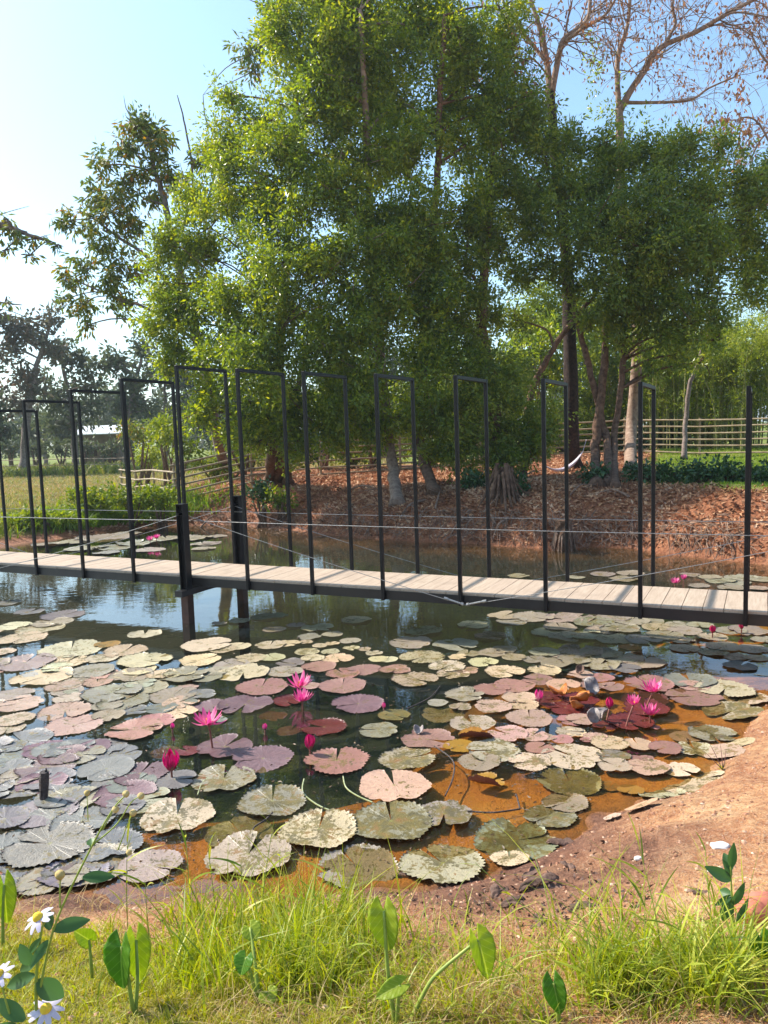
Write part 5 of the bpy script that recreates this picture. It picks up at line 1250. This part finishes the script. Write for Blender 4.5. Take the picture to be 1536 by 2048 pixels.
# distant low hedge plants before the shed
x = rng.uniform(-32, -12, 5000); y = rng.uniform(52, 66, 5000)
grass_obj('field_plants', x, y, rng.uniform(.3, .9, 5000), np.full(5000, .18), rng.uniform(.3, 1., 5000), M['grass_meadow'], rng, 'low green crop plants in front of the distant shed', 'plants', seg=2, tint=rng.uniform(0, .45, 5000))

# near bank
def nearpts(n, fn, rng, seed=0):
    """sample uniformly in picture-near ground region and keep by probability fn(px-like coords)"""
    x = rng.uniform(-1.9, 2.1, n); y = rng.uniform(1.55, 4.9, n)
    sd = sdist(x, y); k = (sd > .02) & (rng.random(n) < fn(x, y, sd)); return x[k], y[k], sd[k]
rng = np.random.default_rng(63)
turf = lambda x, y, sd: (1 - sst(2.45, 3.0, y + .42 * x + .35 * fbm(x, y, 1.6, 2))) * (1 - sst(-.1, .7, x + .3 * fbm(x, y, 2, 2))) + .05 * (1 - sst(2.4, 3.2, y))
x, y, sd = nearpts(210000, turf, rng)
grass_obj('turf', x, y, rng.uniform(.014, .055, len(x)) * (1 + .8 * vnoise(x, y, 9)), rng.uniform(.0025, .0055, len(x)), rng.uniform(.2, 1.1, len(x)), M['grass_turf'], rng, 'short mossy yellow-green turf at the bottom left', seg=2)
# dry mat at the bottom
dry = lambda x, y, sd: .5 * (1 - sst(2.35, 2.95, y + .25 * fbm(x, y, 1.5, 2))) * sst(-1.2, -.2, x + .3 * fbm(x, y, 2, 2))
x, y, sd = nearpts(45000, dry, rng)
grass_obj('dry_grass', x, y, rng.uniform(.03, .10, len(x)), rng.uniform(.0018, .0035, len(x)), rng.uniform(.6, 1.8, len(x)), M['grass_dry'], rng, 'straw-coloured matted dry grass along the bottom', seg=3)
# tall green grass: clumps laid along a band
def clump_grass(name, centers, per, spread, hr, wr, lr, m, label, seed, seg=4):
    rng = np.random.default_rng(seed); c = np.array(centers)
    idx = np.repeat(np.arange(len(c)), per)
    x = c[idx, 0] + rng.normal(0, spread, len(idx)); y = c[idx, 1] + rng.normal(0, spread, len(idx))
    cf = rng.uniform(.45, 1.3, len(c))[idx]
    k = sdist(x, y) > -.12; x, y, cf = x[k], y[k], cf[k]
    return grass_obj(name, x, y, rng.uniform(*hr, len(x)) * cf * (.6 + .4 * rng.random(len(x))), rng.uniform(*wr, len(x)), rng.uniform(*lr, len(x)), m, rng, label, seg=seg, tint=np.clip(rng.normal(.45, .2, len(x)), 0, 1))
cg = []
rng = np.random.default_rng(64)
for k in range(170):
    px = rng.uniform(330, 760); py = rng.uniform(1830, 2000); cg.append(ground(px, py)[:2])
clump_grass('tall_grass', cg, 12, .035, (.10, .36), (.004, .011), (.15, 1.0), M['grass_tall'], 'thick bright yellow-green grass at the water edge, left of centre', 71)
cg = [ground(rng.uniform(560, 1536), rng.uniform(1880, 2060))[:2] for k in range(160)]
clump_grass('bottom_grass', cg, 9, .045, (.07, .27), (.003, .009), (.3, 1.3), M['grass_tall'], 'thinner green grass over dry stems along the bottom', 72)
cg = [ground(rng.uniform(1180, 1500), rng.uniform(1930, 2010))[:2] for k in range(80)]
clump_grass('leaning_grass', cg, 12, .04, (.14, .40), (.005, .012), (.3, 1.1), M['grass_tall'], 'taller leaning green grass tuft at the bottom right', 73)
cg = [ground(rng.uniform(0, 330), rng.uniform(1800, 1880))[:2] for k in range(36)]
clump_grass('shore_grass', cg, 9, .04, (.06, .2), (.003, .005), (.5, 1.5), M['grass_dry'], 'sparse arching dry grass on the left shore', 74)

cg = [ground(rng.uniform(420, 1536), rng.uniform(1860, 2060))[:2] for k in range(160)]
clump_grass('dry_stalks', cg, 7, .05, (.08, .28), (.0018, .0035), (.3, 1.6), M['grass_dry'], 'dry straw stalks mixed through the foreground grass', 75)
cg = [ground(rng.uniform(-20, 340), rng.uniform(1850, 2030))[:2] for k in range(60)]
clump_grass('verge_grass', cg, 7, .04, (.06, .22), (.003, .008), (.3, 1.2), M['grass_tall'], 'loose green blades rising from the turf at the bottom left', 76)
cg = [ground(rng.uniform(300, 1536), rng.uniform(1840, 1990))[:2] for k in range(150)]
clump_grass('long_blades', cg, 3, .06, (.2, .46), (.005, .011), (.2, 1.3), M['grass_tall'], 'scattered long arching blades standing above the foreground grass', 77)
cg = [ground(rng.uniform(370, 700), rng.uniform(1835, 1900))[:2] for k in range(60)]
clump_grass('shore_blades', cg, 5, .03, (.18, .42), (.004, .009), (.1, .7), M['grass_tall'], 'tall upright blades along the water edge in front of the blotched pads', 78)
# reed-like grass plants with clear single stems
def reed(px, py, tip, nleaf, hh, label, seed, w=.010, m='grass_tall'):
    rng = np.random.default_rng(seed); g_ = ground(px, py); t = empty('reed_grass', g_, label, 'grass', 'upright reed grasses on the near shore')
    tipP = atY(tip[0], tip[1], g_[1] + rng.uniform(-.05, .1))
    P = spline([g_ - [0, 0, .02], (g_ * .55 + tipP * .45) + [rng.normal(0, .01), 0, 0], tipP], 12)
    q = MB(); q.tube(P, np.linspace(.0032, .001, 12), 5); q.build('stalk', M['stem_green'], t)
    q = MB()
    for k in range(nleaf):
        j = int(2 + (k + 1) / nleaf * 8.5); s = P[j]; a = rng.random() * 6.28
        L = rng.uniform(.10, .2) * hh; d = np.array([math.cos(a), math.sin(a) * .6, 0]); e = rng.uniform(.5, 1.3)
        c = [s + d * L * u * math.cos(e) * (1 + .3 * u) + np.array([0, 0, L * (u * math.sin(e) - .28 * u * u)]) for u in np.linspace(0, 1, 6)]
        sv = np.cross(d, [0, 0, 1.0]) + rng.normal(0, .5, 3); sv /= np.linalg.norm(sv); V = []
        for i, cc in enumerate(c):
            ww = w * (1 - (i / 5) ** 2) * (.5 + .5 * min(1, i / 1.5)) * .5; V += [cc - sv * ww, cc + sv * ww]
        I = np.arange(5) * 2; q.add(V, np.stack([I, I + 1, I + 3, I + 2], -1), att=rng.uniform(.1, .6))
    q.build('blades', M[m], t)
for k, (px, py, tp, nl, hh, lb) in enumerate([(520, 1870, (548, 1640), 9, 1.3, 'tallest reed grass, its tip crossing the blotched pads'), (385, 1880, (370, 1660), 8, 1.1, 'reed grass left of the tallest, rising over the shore twigs'), (438, 1870, (415, 1690), 7, 1.0, 'slim reed between the two tallest at the shore'),
                                         (575, 1880, (560, 1700), 8, 1.0, 'reed grass just right of the tallest reed'), (255, 1860, (255, 1670), 8, 1.2, 'reed beside the long bud stalk on the left'), (610, 1900, (655, 1735), 6, 1.0, 'reed leaning right over the water edge'), (300, 1890, (290, 1760), 7, 1.0, 'short reed left of the main clump'),
                                         (470, 1900, (482, 1720), 7, 1.0, 'reed in the middle of the green clump'), (650, 1920, (640, 1800), 6, .9, 'short reed at the right of the green clump'), (1330, 1960, (1275, 1680), 8, 1.3, 'thin seeding reed leaning over the red soil'), (1300, 1990, (1290, 1780), 8, 1.5, 'broad-bladed reed in the bottom right tuft'),
                                         (1430, 1880, (1410, 1690), 7, 1.0, 'reed with red stalk beside the small leafy weed'), (1370, 2000, (1360, 1850), 7, 1.2, 'reed behind the bottom right tuft'), (1200, 2010, (1170, 1850), 7, 1.1, 'leaning reed in the bottom centre-right'), (900, 2040, (920, 1890), 6, 1.0, 'short reed near the yellow-green drooping leaf'),
                                         (1110, 1860, (950, 1725), 4, .6, 'dry straw stalk leaning left over the dark soil'), (1480, 2000, (1500, 1870), 7, 1.0, 'reed at the right bottom corner'), (700, 1980, (690, 1850), 6, 1.0, 'reed left of the tall taro plant')]):
    reed(px, py, tp, nl, hh, lb, 500 + k, w=.011)

# wiry sprout
g_ = ground(1445, 1543); t = empty('wiry_sprout', g_, 'dark wiry sprout on the right shore', 'sprout')
for k, tp in enumerate([(1415, 1480), (1440, 1485), (1452, 1500), (1405, 1500)]):
    MB().tube(spline([g_, (g_ + atY(*tp, g_[1])) / 2 + [.005, 0, 0], atY(*tp, g_[1])], 6), np.linspace(.004, .001, 6), 5).build('stalk', M['stem_purple'], t)
q = MB(); rng = np.random.default_rng(5); V, Q = leaves(np.tile(g_, (14, 1)), (lambda D: D / np.linalg.norm(D, axis=1, keepdims=True))(rng.normal(size=(14, 3)) * .5 + [0, 0, 1]), .06, .006, rng=rng); q.add(V, Q); q.build('blades', M['grass_tall'], t)

# pebbles / clods
rng = np.random.default_rng(65); n = 11000
x = rng.uniform(-1.6, 4.2, n); y = rng.uniform(1.8, 7.2, n); sd = sdist(x, y); k_ = (sd > .0) & (sd < 2.6) & (y < 7.4 - .0 * x); x, y = x[k_], y[k_]
z = height(x, y); q = MB()
ico = np.array([[0, 0, 1], [.9, 0, .2], [.28, .85, .25], [-.72, .53, .2], [-.72, -.53, .3], [.28, -.85, .2], [0, 0, -.6]])
ft = np.array([[0, 1, 2], [0, 2, 3], [0, 3, 4], [0, 4, 5], [0, 5, 1], [6, 2, 1], [6, 3, 2], [6, 4, 3], [6, 5, 4], [6, 1, 5]])
s = .004 + .013 * rng.random(len(x)) ** 4 ; ang = rng.random(len(x)) * 6.28
R2 = np.stack([np.cos(ang), -np.sin(ang), np.sin(ang), np.cos(ang)], -1).reshape(-1, 2, 2)
Vp = np.einsum('nij,kj->nki', R2, ico[:, :2]) * (s[:, None, None] * np.stack([rng.uniform(.7, 1.5, len(x)), rng.uniform(.7, 1.3, len(x))], -1)[:, None])
Vz = ico[None, :, 2] * s[:, None] * .7
V = np.concatenate([Vp + np.stack([x, y], -1)[:, None], (Vz + z[:, None])[..., None]], -1).reshape(-1, 3)
q.add(V, T=(np.arange(len(x))[:, None, None] * 7 + ft[None]).reshape(-1, 3), att=np.repeat(rng.random(len(x)), 7))
M['clod'] = leafmat('soil_clod', [(.1, (.16, .07, .045)), (.5, (.36, .18, .11)), (.9, (.6, .42, .3))], 0.0, .9, spec=.1)
tag(q.build('soil_crumbs', M['clod']), 'crumbs and small pebbles of red soil on the near bank', 'soil crumbs', kind='stuff')
# dark near-shore debris
rng = np.random.default_rng(66); n = 2600
px_ = rng.uniform(650, 1300, n); py_ = rng.normal(1800, 48, n)
P = np.array([ground(a, b_) for a, b_ in zip(px_[:520], py_[:520])]); P = P[sdist(P[:, 0], P[:, 1]) > 0]
D = rng.normal(size=(len(P), 3)); D[:, 2] = np.abs(D[:, 2]) * .5; D /= np.linalg.norm(D, axis=1, keepdims=True)
q = MB(); V, Q = leaves(P + [0, 0, .004], D, .032, .014, 1.0, rng); q.add(V, Q)
M['debris'] = leafmat('dark_plant_debris', [(.1, (.03, .018, .016)), (.6, (.11, .06, .045)), (1, (.3, .2, .15))], .05, .7)
tag(q.build('shore_debris', M['debris']), 'dark scraps of dead leaf scattered on the wet near shore', 'debris', kind='stuff')

# withered leaf lumps
def lump(px, py, r, label, seed, name='withered_leaf', flat=.4, mt='deadleaf', cat='dead leaf'):
    """a few crumpled, rolled-up sheets of dead pad"""
    rng = np.random.default_rng(seed); g_ = ground(px, py); t = empty(name, g_, label, cat); k = np.linalg.norm(g_ - [0, 0, ZC]) / F_PX; rr = r * k
    for part in range(4 if r > 20 else 2):
        n1, n2 = 18, 13; V = []; sc = rr * (.95 if part == 0 else rng.uniform(.35, .65)); off = rng.normal(0, .42, 2) * rr * (part > 0)
        ya = rng.normal(.2, .7); ph = rng.random(6) * 6; roll = rng.uniform(1.6, 3.6)
        for i in range(n1):
            u = i / (n1 - 1) * 2 - 1
            w = (1 - abs(u) ** 2.4) ** .5 if abs(u) < 1 else .0
            for j in range(n2):
                v = j / (n2 - 1) * 2 - 1
                a = v * roll * .5 * (1 + .25 * math.sin(u * 2.3 + ph[0]))
                rad = sc * .30 * (.3 + .7 * w) * (1 + .22 * math.sin(u * 5 + ph[1] + v * 2))
                x_ = u * sc + .06 * sc * math.sin(v * 4 + ph[2]); y_ = math.sin(a) * rad * 1.25; z_ = rad * (1 - math.cos(a)) * .8 * (1 if part % 2 else -1) + (0 if part % 2 else rad * 1.05) + .05 * sc * math.sin(u * 9 + v * 5 + ph[3])
                V.append([x_ * math.cos(ya) - y_ * math.sin(ya) + off[0], x_ * math.sin(ya) + y_ * math.cos(ya) + off[1], max(z_, .004)])
        I = (np.arange(n1 - 1)[:, None] * n2 + np.arange(n2 - 1)[None])
        q = MB(); q.add(np.array(V) + g_, np.stack([I, I + 1, I + n2 + 1, I + n2], -1).reshape(-1, 4)); o_ = q.build('leaf_fold', M[mt], t, smooth=True); o_.modifiers.new('s', 'SOLIDIFY').thickness = .003
lump(1078, 1772, 42, 'large grey withered pad crumpled on the soil', 1)
lump(1122, 1690, 26, 'dark withered leaf lump at the water edge', 2)
lump(1025, 1808, 26, 'small dark curled leaf left of the crumpled pad', 3)
lump(990, 1790, 22, 'dry leaf scrap near the muddy shore', 4)
lump(1165, 1818, 24, 'dry curled leaves right of the crumpled pad', 5)
lump(1080, 1850, 26, 'blackish rotting leaf below the crumpled pad', 6)
lump(810, 1755, 18, 'dark folded scrap at the edge of the blotched pad', 7)
lump(475, 1688, 16, 'small pale curled leaf scrap on a blotched pad', 8, mt='silver')
lump(1135, 1735, 16, 'dark flat leaf scrap in the middle of the soil', 9)
lump(1400, 1790, 14, 'dark curled scrap beside the small leafy weed', 10)
def stone(px, py, wx, hx, label, mt, seed, name='stone'):
    rng = np.random.default_rng(seed); g_ = ground(px, py); k = np.linalg.norm(g_ - [0, 0, ZC]) / F_PX
    import bmesh
    bm_ = bmesh.new(); bmesh.ops.create_icosphere(bm_, subdivisions=3, radius=1)
    for v in bm_.verts:
        c = v.co; f = 1 + .10 * math.sin(c.x * 5 + seed) * math.cos(c.y * 4) + .06 * math.sin(c.z * 9 + c.x * 3); v.co = Vector((np.sign(c.x) * abs(c.x) ** .8 * wx * k * f, np.sign(c.y) * abs(c.y) ** .8 * wx * k * .7 * f, c.z * hx * k * f))
    me = bpy.data.meshes.new(name); bm_.to_mesh(me); bm_.free(); me.materials.append(M[mt]); me.polygons.foreach_set('use_smooth', [True] * len(me.polygons))
    o_ = bpy.data.objects.new(name, me); COL.objects.link(o_); o_.location = (g_[0], g_[1], g_[2] + hx * k * .35); return tag(o_, label, 'stone')
stone(1522, 1830, 40, 24, 'red clay lump at the right edge of the near bank', 'brick', 2)
stone(1440, 1694, 16, 5, 'flat white stone on the pale soil at right', 'plastic_white', 3)
stone(1276, 1722, 7, 4, 'tiny white stone beside the seeding reed', 'plastic_white', 4)
stone(1420, 1745, 5, 3, 'tiny pale pebble above the small leafy weed', 'plastic_white', 5)

# ------------------------------------------------------------------ taro (elephant ear) plants
def heart(attach, tip, width, facing, parent, mt, fold=.35, curl=.12, seed=0, name='leaf'):
    """leaf blade from attach (petiole) to tip; lobes run back behind the attach point"""
    A = np.array(attach); T_ = np.array(tip); ax = T_ - A; L = np.linalg.norm(ax); ax /= L
    nrm = np.array(facing, float); nrm -= ax * (nrm @ ax); nrm /= np.linalg.norm(nrm); sd_ = np.cross(ax, nrm)
    n1, n2 = 22, 13; V = []; UV = []
    for i in range(n1):
        u = i / (n1 - 1)             # 0 = back of the lobes, 1 = tip
        s = -.38 + 1.38 * u
        w = .5 * (math.sin(math.pi * min(1, (u + .045) / 1.045)) ** .62) * (1 - .32 * u) * 1.25
        if u > .8: w *= 1
        for j in range(n2):
            v = j / (n2 - 1) * 2 - 1
            ss = s
            inner = 0
            if s < 0: inner = min(.9, .16 * (-s / .38) ** .6 / max(w, .05))
            vv = math.copysign(inner + (1 - inner) * abs(v), v) if v != 0 else 0
            if v == 0 and s < 0: ss = 0
            if abs(v) < .17 and s < 0: ss = s * .0
            x_ = vv * w * width; z_ = fold * abs(vv) * w * width * (1 if s > 0 else .8) - curl * L * max(0, s) ** 2 + .012 * L * math.sin(ss * 22) * abs(vv)
            if ss == 0 and s < 0: x_ = v * .02 * width; z_ = 0
            V.append(A + ax * ss * L + sd_ * x_ + nrm * z_); UV.append((.5 + .5 * vv * w, .25 + .7 * max(ss, -.3)))
    I = (np.arange(n1 - 1)[:, None] * n2 + np.arange(n2 - 1)[None])
    Q = np.stack([I, I + 1, I + n2 + 1, I + n2], -1).reshape(-1, 4)
    q = MB(); q.add(V, Q); o_ = q.build(name, M[mt], parent, smooth=True)
    uvl = o_.data.uv_layers.new(name='UVMap'); li = np.empty(len(o_.data.loops), np.int32); o_.data.loops.foreach_get('vertex_index', li)
    uvl.data.foreach_set('uv', np.array(UV, np.float32)[li].ravel())
    o_.modifiers.new('s', 'SOLIDIFY').thickness = .0012
    return o_
def taro(base, lvs, label, mt='taro'):
    g_ = ground(*base); t = empty('taro_plant', g_, label, 'plant', 'taro plants in the foreground grass')
    for k, (att, tip, w, face, dY, m_, pet) in enumerate(lvs):
        A = atY(att[0], att[1], g_[1] + dY); T_ = atY(tip[0], tip[1], g_[1] + dY - .03); kk = mpp(g_[1] + dY)
        heart(A, T_, w * kk, face, t, m_, seed=k)
        mid = g_ * .5 + A * .5 + np.array([pet, 0, .02])
        MB().tube(spline([g_ - [0, 0, .03], g_ * .75 + A * .25 + [pet * .8, 0, 0], mid, A], 14), np.linspace(.009, .005, 14), 8).build('petiole', M['stem_green'], t, smooth=True)
    return t
taro((268, 2030), [((243, 1893), (240, 1982), 74, (-.55, -1, .2), .02, 'taro_dark', .0), ((272, 1880), (282, 1968), 50, (.6, -1, .2), .10, 'taro', .01)], 'taro plant at left with one broad dark leaf and one folded bright leaf')
taro((185, 1960), [((178, 1880), (150, 1862), 34, (-.2, -.6, .8), .03, 'taro', .0)], 'small taro shoot with one lime leaf on the left turf')
taro((520, 2010), [((492, 1915), (480, 1950), 44, (-.5, -1, .3), .0, 'taro_dark', -.005), ((535, 1985), (545, 2008), 40, (.3, -1, .4), -.02, 'taro', .0), ((500, 1855), (515, 1880), 40, (.5, -1, .3), .15, 'taro', 0)], 'taro plant in the thick grass with dark upper and lime lower leaf')
taro((793, 2050), [((768, 1822), (776, 1906), 62, (-.35, -1, .25), .06, 'taro', -.01), ((800, 1970), (752, 1995), 38, (.1, -.7, .9), .0, 'taro', .0)], 'tall taro plant at bottom centre with an upright lime leaf')
taro((815, 2045), [((956, 1880), (982, 1958), 60, (.75, -1, .15), .04, 'taro', -.02)], 'taro stalk arching right to a single drooping yellow-green leaf')
taro((1120, 2060), [((1107, 1965), (1120, 2032), 46, (-.3, -1, .3), .0, 'taro_dark', .0)], 'dark green taro leaf low among the bottom grass')
taro((1530, 1940), [((1520, 1872), (1530, 1925), 52, (-.4, -1, .3), .0, 'taro_dark', .0), ((1545, 1870), (1560, 1910), 50, (.4, -1, .3), .03, 'taro_orange', .0)], 'taro plant with a yellowing half at the right edge')
taro((5, 1900), [((8, 1770), (14, 1850), 44, (.4, -1, .1), .05, 'taro', .0)], 'lime taro leaf hanging at the left edge')
# small leafy weed at right
def leaf_simple(A, T_, w, face, parent, m, name='leaf'):
    A = np.array(A); T_ = np.array(T_); ax = T_ - A; L = np.linalg.norm(ax); ax = ax / L; nrm = np.array(face, float); nrm -= ax * (nrm @ ax); nrm /= np.linalg.norm(nrm); sd_ = np.cross(ax, nrm); V = []
    for i in range(9):
        u = i / 8; ww = w * math.sin(math.pi * (.04 + .94 * u)) ** .8 * .5 * (1.15 - .3 * u)
        for v in (-1, -.5, 0, .5, 1): V.append(A + ax * L * u + sd_ * v * ww + nrm * (abs(v) * .3 * ww - .12 * L * u * u))
    I = (np.arange(8)[:, None] * 5 + np.arange(4)[None]); q = MB(); q.add(V, np.stack([I, I + 1, I + 6, I + 5], -1).reshape(-1, 4), att=random.random())
    return q.build(name, m, parent, smooth=True)
g_ = ground(1470, 1900); t = empty('leafy_weed', g_, 'small weed with oval green leaves beside the red clay lump', 'weed')
Yw = g_[1]
P = spline([g_, atY(1465, 1820, Yw), atY(1462, 1760, Yw), atY(1460, 1705, Yw)], 14); MB().tube(P, np.linspace(.005, .002, 14), 7).build('stem', M['stem_green'], t)
for a, b_, w in [((1462, 1760), (1415, 1735), 26), ((1463, 1740), (1448, 1705), 22), ((1462, 1755), (1448, 1720), 18), ((1464, 1790), (1437, 1780), 20), ((1462, 1800), (1445, 1845), 26), ((1462, 1735), (1468, 1690), 18), ((1465, 1810), (1490, 1770), 18), ((1465, 1790), (1430, 1812), 14), ((1468, 1850), (1500, 1800), 16)]:
    leaf_simple(atY(*a, Yw), atY(b_[0], b_[1], Yw + random.uniform(-.05, .05)), w * mpp(Yw), (random.uniform(-.4, .4), -1, .5), t, M['leaf_wd'] if 'leaf_wd' in M else M['weedleaf'])

# ------------------------------------------------------------------ daisy weed close to the camera
Yd = 1.15
g0 = at(110, 2100, .0); base = atY(120, 2600, Yd); base[2] = hz(base[0], base[1])
dw = empty('daisy_plant', base, 'daisy-like weed at the bottom left with pale lilac flowers and tan seed heads', 'plant')
def dpt(px, py, dy=0): return atY(px, py, Yd + dy)
def stem(pts, r0, r1, m='stem_green'):
    P = spline(pts, 18); MB().tube(P, np.linspace(r0, r1, 18), 7).build('stem', M[m], dw, smooth=True)
stem([base, dpt(130, 2250), dpt(25 + 50, 2040), dpt(80, 1880), dpt(92, 1840)], .004, .0016)
stem([dpt(78, 1990), dpt(110, 1850), dpt(180, 1700), dpt(225, 1620), dpt(252, 1590)], .0022, .0009)
stem([dpt(185, 1690), dpt(232, 1650), dpt(262, 1605), dpt(282, 1592)], .0014, .0007)
stem([dpt(205, 1660), dpt(222, 1630), dpt(230, 1620)], .001, .0006)
stem([dpt(236, 1700), dpt(255, 1650), dpt(265, 1628)], .001, .0006)
stem([dpt(176, 1640), dpt(174, 1590)], .0008, .0006)
stem([dpt(120, 1815), dpt(120, 1770), dpt(122, 1755)], .0014, .0008)
stem([base, dpt(60, 2300), dpt(70, 2130), dpt(92, 2015)], .003, .0014)
stem([dpt(60, 2130), dpt(20, 2030), dpt(0, 1955)], .0022, .0012)
for px, py, r_ in [(252, 1588, 7), (282, 1592, 7), (231, 1619, 7), (266, 1626, 7), (174, 1586, 6), (120, 1750, 10), (258, 1705, 6)]:
    c = dpt(px, py); rr = r_ * mpp(Yd); q = MB()
    n1, n2 = 7, 10
    V = [c + rr * np.array([math.sin(math.pi * i / (n1 - 1)) * math.cos(6.283 * j / n2) * (1 + .12 * (j % 2)), math.sin(math.pi * i / (n1 - 1)) * math.sin(6.283 * j / n2), -math.cos(math.pi * i / (n1 - 1)) * 1.05]) for i in range(n1) for j in range(n2)]
    i_ = np.arange(n1 - 1)[:, None] * n2; j_ = np.arange(n2)[None]; k_ = (j_ + 1) % n2
    q.add(V, np.stack([i_ + j_, i_ + k_, i_ + n2 + k_, i_ + n2 + j_], -1).reshape(-1, 4)); q.build('seed_head', M['bud'], dw, smooth=True)
def daisy(px, py, r, nrm, seed, npet=9, dy=0):
    rng = np.random.default_rng(seed); c = dpt(px, py, dy); k = mpp(Yd); nrm = np.array(nrm, float); nrm /= np.linalg.norm(nrm)
    a = np.cross(nrm, [0, 0, 1.0]); a /= np.linalg.norm(a); b_ = np.cross(nrm, a); q = MB(); L = r * k
    for j in range(npet):
        th = j / npet * 6.283 + rng.normal(0, .1); d = a * math.cos(th) + b_ * math.sin(th); s_ = np.cross(nrm, d); V = []
        dr = rng.uniform(.15, .6)
        for i in range(6):
            u = i / 5; w = L * .17 * math.sin(math.pi * (.12 + .78 * u)) ** .7
            for v in (-1, 0, 1): V.append(c + d * L * (.2 + .8 * u) * (1 - .1 * dr) + s_ * v * w - nrm * (dr * L * u * u * .6) - nrm * abs(v) * w * .2)
        I = (np.arange(5)[:, None] * 3 + np.arange(2)[None]); q.add(V, np.stack([I, I + 1, I + 4, I + 3], -1).reshape(-1, 4), att=rng.random())
    h = q.build('flower_head', M['daisy'], dw, smooth=True)
    q = MB(); n1, n2 = 5, 12; V = []
    for i in range(n1):
        ph_ = math.pi / 2 * i / (n1 - 1)
        for j in range(n2): V.append(c + (a * math.cos(6.283 * j / n2) + b_ * math.sin(6.283 * j / n2)) * L * .33 * math.cos(ph_) + nrm * L * .34 * math.sin(ph_))
    i_ = np.arange(n1 - 1)[:, None] * n2; j_ = np.arange(n2)[None]; k_ = (j_ + 1) % n2
    q.add(V, np.stack([i_ + j_, i_ + k_, i_ + n2 + k_, i_ + n2 + j_], -1).reshape(-1, 4)); e = q.build('flower_disc', M['stamen'], dw, smooth=True); e.parent = h
daisy(76, 1835, 34, (-.35, -.3, 1), 1, 9)
daisy(92, 2018, 38, (.1, -.35, 1), 2, 10)
daisy(-2, 1948, 32, (-.3, -.4, 1), 3, 9)
for a, b_, w in [((165, 1755), (228, 1752), 24), ((105, 1860), (180, 1838), 30), ((100, 1860), (92, 1815), 24), ((75, 1960), (128, 1998), 44), ((70, 1950), (5, 1975), 30), ((60, 1930), (40, 1890), 26), ((72, 1925), (30, 1945), 22), ((50, 2040), (-10, 1998), 34), ((40, 2060), (-20, 2060), 30), ((62, 2100), (120, 2080), 30), ((184, 1692), (182, 1675), 20), ((60, 1905), (75, 1880), 16), ((96, 1880), (60, 1935), 20)]:
    leaf_simple(dpt(*a), dpt(b_[0], b_[1], random.uniform(-.04, .04)), w * mpp(Yd), (random.uniform(-.3, .3), -.8, .6), dw, M['weedleaf'])
# ------------------------------------------------------------------ haze over the far field
MB().box((0, 760, 18), (2300, 1660, 42)).build('haze', None)
hz_o = bpy.data.objects['haze']; tag(hz_o, 'thin pale sunlit haze over the pond and the far field', 'haze', kind='stuff')
hm_ = bpy.data.materials.new('thin_haze'); hm_.use_nodes = True; hn = hm_.node_tree; hn.nodes.clear()
ho_ = hn.nodes.new('ShaderNodeOutputMaterial'); pv = hn.nodes.new('ShaderNodeVolumePrincipled')
pv.inputs['Color'].default_value = (.85, .92, 1, 1); pv.inputs['Density'].default_value = .0005; pv.inputs['Anisotropy'].default_value = .3
hn.links.new(pv.outputs[0], ho_.inputs['Volume']); hz_o.data.materials.append(hm_)
for o_ in bpy.data.objects:
    if '_o' in o_: del o_['_o']
